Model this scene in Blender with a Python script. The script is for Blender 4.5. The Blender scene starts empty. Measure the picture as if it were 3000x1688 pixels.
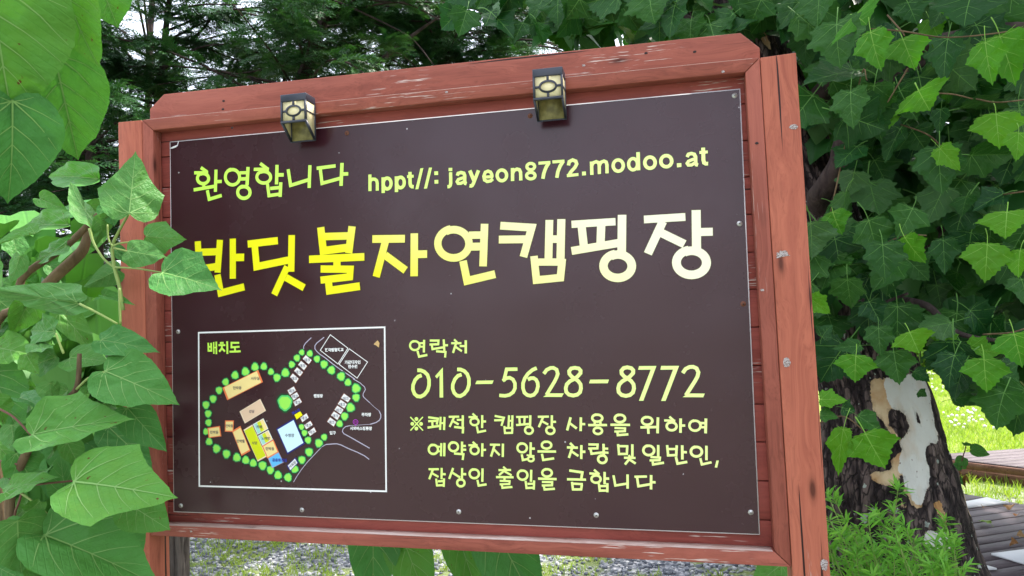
import bpy, bmesh, math, random
import numpy as np
from mathutils import Vector, Matrix, noise as mnoise
random.seed(7); RNG = np.random.default_rng(7)
SC = bpy.context.scene
COL = SC.collection
pi = math.pi

# ------------------------------------------------------------------ camera
CAM = np.array([0.57298, -1.67982, 1.50007]); FPX = 2000.0          # eye point; focal length in pixels of a 3000 px wide picture
RC = np.array([[0.976411792, 0.213627697, -0.031356323], [-0.039146198, 0.032331610, -0.998710289], [-0.212338379, 0.976379984, 0.039931677]])
cd = bpy.data.cameras.new('camera'); cam = bpy.data.objects.new('camera', cd); COL.objects.link(cam)
cd.sensor_width = 36.0; cd.lens = 36.0 * FPX / 3000.0; cd.clip_start = 0.02; cd.clip_end = 500.0
m = Matrix.Identity(4)
for r in range(3):
    m[r][0] = RC[0][r]; m[r][1] = -RC[1][r]; m[r][2] = -RC[2][r]; m[r][3] = CAM[r]
cam.matrix_world = m
SC.camera = cam

def at(px, py, Y):
    """point on the vertical plane Y (metres behind the sign) seen at px, py of the photograph"""
    d = RC.T @ np.array([(px - 1500.0) / FPX, (py - 844.0) / FPX, 1.0])
    return CAM + d * ((Y - CAM[1]) / d[1])
def atz(px, py, z):
    d = RC.T @ np.array([(px - 1500.0) / FPX, (py - 844.0) / FPX, 1.0])
    return CAM + d * ((z - CAM[2]) / d[2])
def proj(P):
    q = (np.asarray(P) - CAM) @ RC.T
    return np.stack([FPX * q[..., 0] / q[..., 2] + 1500.0, FPX * q[..., 1] / q[..., 2] + 844.0, q[..., 2]], -1)

# ------------------------------------------------------------------ sky, sun, exposure
SUN = np.array([0.50, 0.50, 1.10]); SUN = SUN / np.linalg.norm(SUN)
W = bpy.data.worlds.new('World'); SC.world = W; W.use_nodes = True
nt = W.node_tree; nt.nodes.clear()
sky = nt.nodes.new('ShaderNodeTexSky'); sky.sky_type = 'NISHITA'; sky.sun_disc = False
sky.sun_elevation = math.asin(SUN[2]); sky.sun_rotation = math.atan2(SUN[0], SUN[1])
sky.dust_density = 4.0; sky.air_density = 1.0; sky.ozone_density = 1.0
cl = nt.nodes.new('ShaderNodeMix'); cl.data_type = 'RGBA'; cl.inputs[0].default_value = 0.45
cl.inputs[7].default_value = (8.6, 8.9, 9.6, 1)                       # thin high cloud over the whole sky
bg = nt.nodes.new('ShaderNodeBackground'); bg.inputs[1].default_value = 0.10
wo = nt.nodes.new('ShaderNodeOutputWorld')
nt.links.new(sky.outputs[0], cl.inputs[6]); nt.links.new(cl.outputs[2], bg.inputs[0]); nt.links.new(bg.outputs[0], wo.inputs[0])
sd = bpy.data.lights.new('sun', 'SUN'); sd.energy = 2.4; sd.angle = math.radians(3); sd.color = (1.0, 0.95, 0.87)
so = bpy.data.objects.new('sun', sd); COL.objects.link(so)
so.rotation_euler = Vector(SUN).to_track_quat('Z', 'Y').to_euler()
SC.view_settings.view_transform = 'Standard'; SC.view_settings.look = 'None'; SC.view_settings.gamma = 1.0
SC.view_settings.use_curve_mapping = False
SC.view_settings.exposure = 2.08

# ------------------------------------------------------------------ helpers: objects
def tag(o, label=None, cat=None, group=None, kind=None):
    if label: o['label'] = label
    if cat: o['category'] = cat
    if group: o['group'] = group
    if kind: o['kind'] = kind
    return o
def empty(name, loc, label, cat, group=None):
    o = bpy.data.objects.new(name, None); COL.objects.link(o); o.location = loc; o.empty_display_size = 0.1
    o['loc0'] = [float(v) for v in loc]
    return tag(o, label, cat, group)
def mesh(name, V, F, mats, mi=None, smooth=False, attrs=None):
    """V (n,3); F a list of arrays of equal-sized faces, or a list of index tuples"""
    me = bpy.data.meshes.new(name)
    V = np.asarray(V, np.float32).reshape(-1, 3)
    if isinstance(F, np.ndarray): F = [F]
    if F and not isinstance(F[0], np.ndarray):
        by = {}
        order = []
        starts, tot, idx = [], [], []
        c = 0
        for f in F: starts.append(c); tot.append(len(f)); idx.extend(f); c += len(f)
        idx = np.array(idx, np.int32); tot = np.array(tot, np.int32); starts = np.array(starts, np.int32)
    else:
        idx = np.concatenate([f.ravel() for f in F]).astype(np.int32)
        tot = np.concatenate([np.full(len(f), f.shape[1]) for f in F]).astype(np.int32)
        starts = np.concatenate([[0], np.cumsum(tot)[:-1]]).astype(np.int32)
    me.vertices.add(len(V)); me.vertices.foreach_set('co', V.ravel())
    me.loops.add(len(idx)); me.loops.foreach_set('vertex_index', idx)
    me.polygons.add(len(tot)); me.polygons.foreach_set('loop_start', starts); me.polygons.foreach_set('loop_total', tot)
    for mt in (mats if isinstance(mats, (list, tuple)) else [mats]): me.materials.append(mt)
    if mi is not None: me.polygons.foreach_set('material_index', np.asarray(mi, np.int32))
    if smooth: me.polygons.foreach_set('use_smooth', np.ones(len(tot), bool))
    for k, v in (attrs or {}).items():
        a = me.attributes.new(k, 'FLOAT', 'POINT'); a.data.foreach_set('value', np.asarray(v, np.float32))
    me.update(calc_edges=True)
    return me
def link(name, me, parent=None, M=None, kind=None):
    """M: world matrix; a part is parented to a thing (unrotated Empty at loc0) or to a part"""
    o = bpy.data.objects.new(name, me); COL.objects.link(o)
    Mw = Matrix.Identity(4) if M is None else Matrix(M)
    if parent is not None:
        o.parent = parent
        Pw = WORLD.get(parent.name) or Matrix.Translation(Vector(parent.get('loc0', (0, 0, 0))))
        o.matrix_basis = Pw.inverted() @ Mw
    else: o.matrix_basis = Mw
    WORLD[o.name] = Mw
    if kind: o['kind'] = kind
    return o
WORLD = {}
class Geo:
    """collects verts and faces, in order, with a material index per face"""
    def __init__(s): s.V = []; s.F = []; s.M = []; s.n = 0
    def add(s, V, F, m=0):
        V = np.asarray(V, float).reshape(-1, 3)
        s.V.append(V); s.F += [tuple(int(i) + s.n for i in f) for f in F]; s.M += [m] * len(F); s.n += len(V)
    def box(s, lo, hi, m=0):
        (a, b, c), (d, e, f) = lo, hi
        s.add([(a,b,c),(d,b,c),(d,e,c),(a,e,c),(a,b,f),(d,b,f),(d,e,f),(a,e,f)], [(0,3,2,1),(4,5,6,7),(0,1,5,4),(1,2,6,5),(2,3,7,6),(3,0,4,7)], m)
    def prism(s, front, back, m=0):
        """two rings of equal length; front is seen counter-clockwise"""
        n = len(front); s.add(list(front) + list(back), [tuple(range(n)), tuple(reversed(range(n, 2*n)))] + [(i, i+n, (i+1) % n + n, (i+1) % n) for i in range(n)], m)
    def tube(s, P, R, k=8, m=0, cap=True):
        V, F = tube(P, R, k); s.add(V, F, m)
        if cap:
            s.add(V[:k], [tuple(reversed(range(k)))], m); s.add(V[-k:], [tuple(range(k))], m)
    def build(s, name, mats, parent=None, M=None, smooth=False, kind=None):
        me = mesh(name, np.concatenate(s.V), s.F, mats, s.M, smooth)
        return link(name, me, parent, M, kind)
def tube(P, R, k=8):
    P = np.asarray(P, float); n = len(P); R = np.broadcast_to(np.asarray(R, float), (n,))
    T = np.gradient(P, axis=0); T /= np.linalg.norm(T, axis=1)[:, None] + 1e-12
    up = np.array([0.0, 0.0, 1.0]) if abs(T[0][2]) < 0.9 else np.array([1.0, 0, 0])
    a = np.cross(T[0], up); a /= np.linalg.norm(a); V = []
    for i in range(n):
        a = a - T[i] * (a @ T[i]); a /= np.linalg.norm(a); b = np.cross(T[i], a)
        for j in range(k):
            t = 2 * pi * j / k; V.append(P[i] + R[i] * (math.cos(t) * a + math.sin(t) * b))
    F = [(i*k + j, i*k + (j+1) % k, (i+1)*k + (j+1) % k, (i+1)*k + j) for i in range(n-1) for j in range(k)]
    return np.array(V), F
def spline(P, n):
    """Catmull-Rom through the points, n samples"""
    P = np.asarray(P, float); Q = np.vstack([2*P[0]-P[1], P, 2*P[-1]-P[-2]]); out = []
    for t in np.linspace(0, len(P) - 1 - 1e-9, n):
        i = int(t); u = t - i; a, b, c, d = Q[i:i+4]
        out.append(0.5 * ((2*b) + (c-a)*u + (2*a-5*b+4*c-d)*u*u + (3*b-a-3*c+d)*u**3))
    return np.array(out)
def scatter(tV, tF, Ms):
    """N copies of a template as one vertex / face array; Ms (N,4,4)"""
    tV = np.asarray(tV, float); tF = np.asarray(tF)
    V = np.einsum('nij,kj->nki', Ms[:, :3, :3], tV) + Ms[:, None, :3, 3]
    F = tF[None] + (np.arange(len(Ms)) * len(tV))[:, None, None]
    return V.reshape(-1, 3), F.reshape(-1, tF.shape[1])
def frames(P, Yax, Zhint, S):
    """N frames with y along Yax and z near Zhint, scale S (N,) or (N,3)"""
    y = Yax / (np.linalg.norm(Yax, axis=1)[:, None] + 1e-9)
    x = np.cross(y, Zhint); x /= np.linalg.norm(x, axis=1)[:, None] + 1e-9
    z = np.cross(x, y); S = np.asarray(S, float); S = S[:, None] if S.ndim == 1 else S
    S = np.broadcast_to(S, (len(P), 3))
    M = np.zeros((len(P), 4, 4)); M[:, :3, 0] = x * S[:, :1]; M[:, :3, 1] = y * S[:, 1:2]; M[:, :3, 2] = z * S[:, 2:3]; M[:, :3, 3] = P; M[:, 3, 3] = 1
    return M
def unit(n): 
    v = RNG.normal(size=(n, 3)); return v / np.linalg.norm(v, axis=1)[:, None]

# ------------------------------------------------------------------ helpers: materials
class NT:
    def __init__(s, name):
        s.mat = bpy.data.materials.new(name); s.mat.use_nodes = True; s.t = s.mat.node_tree; s.t.nodes.clear()
    def n(s, typ, props=None, **inp):
        nd = s.t.nodes.new('ShaderNode' + typ)
        for k, v in (props or {}).items(): setattr(nd, k, v)
        for k, v in inp.items():
            k2 = int(k[1:]) if k[0] == '_' and k[1:].isdigit() else k.replace('_', ' ')
            sock = nd.inputs[k2]
            if isinstance(v, bpy.types.NodeSocket): s.t.links.new(v, sock)
            else: sock.default_value = v
        return nd
    def math(s, op, a, b=0.0, c=0.0, clamp=False):
        return s.n('Math', {'operation': op, 'use_clamp': clamp}, _0=a, _1=b, _2=c).outputs[0]
    def ramp(s, fac, stops, interp='LINEAR'):
        nd = s.n('ValToRGB', None, Fac=fac); e = nd.color_ramp.elements; nd.color_ramp.interpolation = interp
        while len(e) < len(stops): e.new(0.5)
        for el, (p, c) in zip(e, stops): el.position = p; el.color = (c[0], c[1], c[2], 1) if not isinstance(c, (int, float)) else (c, c, c, 1)
        return nd.outputs[0]
    def mix(s, fac, a, b, mode='MIX'):
        nd = s.n('Mix', {'data_type': 'RGBA', 'blend_type': mode})
        for i, v in ((0, fac), (6, a), (7, b)):
            if isinstance(v, bpy.types.NodeSocket): s.t.links.new(v, nd.inputs[i])
            else: nd.inputs[i].default_value = v if not isinstance(v, tuple) or len(v) == 4 else v + (1,)
        return nd.outputs[2]
    def obj(s): return s.n('TexCoord').outputs['Object']
    def mapped(s, vec, scale, loc=(0, 0, 0)): return s.n('Mapping', None, Vector=vec, Scale=scale, Location=loc).outputs[0]
    def noise(s, vec, scale, detail=4.0, rough=0.55, dist=0.0):
        return s.n('TexNoise', None, Vector=vec, Scale=scale, Detail=detail, Roughness=rough, Distortion=dist).outputs['Fac']
    def bump(s, h, strength=0.3, dist=0.002, normal=None):
        nd = s.n('Bump', None, Strength=strength, Distance=dist, Height=h)
        if normal is not None: s.t.links.new(normal, nd.inputs['Normal'])
        return nd.outputs[0]
    def out(s, shader):
        o = s.n('OutputMaterial'); s.t.links.new(shader, o.inputs[0]); return s.mat
    def bsdf(s, col, rough=0.6, spec=0.4, normal=None, metal=0.0):
        nd = s.n('BsdfPrincipled')
        for k, v in (('Base Color', col), ('Roughness', rough), ('Specular IOR Level', spec), ('Metallic', metal), ('Normal', normal)):
            if v is None: continue
            if isinstance(v, bpy.types.NodeSocket): s.t.links.new(v, nd.inputs[k])
            elif k == 'Base Color': nd.inputs[k].default_value = (v[0], v[1], v[2], 1)
            else: nd.inputs[k].default_value = v
        return nd.outputs[0]
def flat(name, col, rough=0.45, spec=0.3, metal=0.0):
    t = NT(name); return t.out(t.bsdf(col, rough, spec, None, metal))

def wood(name, base, dark, wear, weather=(0.55, 0.45, 0.40)):
    """stained timber: grain along local X, a few knots, cracks and rubbed-off stain"""
    t = NT(name); o = t.obj(); rnd = t.n('ObjectInfo').outputs['Random']
    off = t.n('CombineXYZ', None, X=t.math('MULTIPLY', rnd, 37.0), Y=t.math('MULTIPLY', rnd, 11.0), Z=rnd).outputs[0]
    p = t.n('VectorMath', {'operation': 'ADD'}, _0=o, _1=off).outputs[0]
    warp = t.noise(t.mapped(p, (3, 9, 9)), 1.0, 2.0)
    g = t.n('VectorMath', {'operation': 'ADD'}, _0=t.mapped(p, (2.2, 60, 60)), _1=t.n('CombineXYZ', None, Y=t.math('MULTIPLY', warp, 9.0), Z=t.math('MULTIPLY', warp, 9.0)).outputs[0]).outputs[0]
    grain = t.noise(g, 1.0, 5.0, 0.6)
    fine = t.noise(t.mapped(g, (2.0, 4.0, 4.0)), 1.0, 3.0, 0.6); broad = t.noise(t.mapped(p, (1.5, 7, 7)), 1.0, 3.0)
    col = t.mix(t.ramp(grain, [(0.35, 0.0), (0.72, 1.0)]), dark + (1,), base + (1,))
    col = t.mix(t.ramp(fine, [(0.50, 0.0), (0.70, 0.55)]), col, tuple(c * 0.62 for c in dark) + (1,))
    col = t.mix(t.ramp(broad, [(0.35, 0.0), (0.7, 0.38)]), col, tuple(min(1, c * 1.45 + 0.02) for c in base) + (1,))
    # knots
    vo = t.n('TexVoronoi', {'feature': 'F1'}, Vector=t.mapped(p, (4.0, 13, 13)), Scale=1.0, Randomness=1.0)
    kn = t.ramp(vo.outputs['Distance'], [(0.05, 1.0), (0.11, 0.25), (0.17, 0.0)])
    col = t.mix(kn, col, tuple(c * 0.35 for c in dark) + (1,))
    # rubbed streaks
    st = t.noise(t.mapped(p, (11, 240, 240), (5, 3, 1)), 1.0, 3.0, 0.65)
    area = t.noise(t.mapped(p, (3, 8, 8), (9, 1, 4)), 1.0, 2.0)
    sc = t.math('MULTIPLY', t.ramp(st, [(0.60, 0.0), (0.66, 1.0)]), t.ramp(area, [(0.62 - wear, 0.0), (0.70 - wear, 1.0)]))
    col = t.mix(sc, col, weather + (1,))
    ck = t.noise(t.mapped(p, (1.6, 120, 120), (2, 7, 3)), 1.0, 1.0, 0.4)
    ckm = t.ramp(ck, [(0.265, 1.0), (0.285, 0.0)])
    col = t.mix(ckm, col, (0.03, 0.012, 0.01, 1))
    h = t.math('SUBTRACT', t.math('ADD', t.math('MULTIPLY', grain, 0.6), t.math('MULTIPLY', sc, 0.3)), t.math('MULTIPLY', ckm, 1.5))
    return t.out(t.bsdf(col, 0.6, 0.22, t.bump(h, 0.35, 0.0015)))

def leafmat(name, top, under, vary, trans=0.35, rough=0.42, spec=0.45, brown=0.0, pucker=1.3):
    """green blade: random tint per leaf, paler underside, fine side veins, light passing through"""
    t = NT(name); o = t.obj()
    rnd = t.math('FRACT', t.math('ADD', t.n('ObjectInfo').outputs['Random'], t.n('Attribute', {'attribute_name': 'tint'}).outputs['Fac']))
    back = t.n('NewGeometry').outputs['Backfacing']
    a = t.mix(rnd, top + (1,), vary + (1,))
    col = t.mix(back, a, under + (1,))
    patch = t.noise(t.mapped(o, (3, 3, 3)), 1.5, 3.0)
    col = t.mix(t.ramp(patch, [(0.4, 0.0), (0.75, 0.35)]), col, tuple(c * 1.5 for c in top) + (1,))
    if brown:
        sp = t.noise(t.mapped(o, (5, 5, 5), (3, 1, 7)), 2.0, 2.0)
        col = t.mix(t.math('MULTIPLY', t.ramp(sp, [(0.70, 0.0), (0.74, 1.0)]), t.math('GREATER_THAN', rnd, 1.0 - brown)), col, (0.10, 0.045, 0.012, 1))
    sx = t.n('SeparateXYZ', None, Vector=o)
    v = t.math('SUBTRACT', sx.outputs[1], t.math('MULTIPLY', t.math('ABSOLUTE', sx.outputs[0]), 0.75))
    rib = t.math('ABSOLUTE', t.math('SUBTRACT', t.math('FRACT', t.math('MULTIPLY', v, 13.0)), 0.5))
    ripple = t.ramp(rib, [(0.0, 0.0), (0.10, 1.0)])
    h = t.math('ADD', t.math('MULTIPLY', ripple, 0.35), t.math('MULTIPLY', t.noise(o, 6.0, 3.0), pucker))
    nrm = t.bump(h, 0.30, 0.02)
    b = t.bsdf(col, rough, spec, nrm)
    tr = t.n('BsdfTranslucent', None, Color=t.mix(1.0, col, (1.0, 1.25, 0.35, 1), 'MULTIPLY'), Normal=nrm).outputs[0]
    mx = t.n('MixShader', None, Fac=trans); t.t.links.new(b, mx.inputs[1]); t.t.links.new(tr, mx.inputs[2])
    return t.out(mx.outputs[0])
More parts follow.
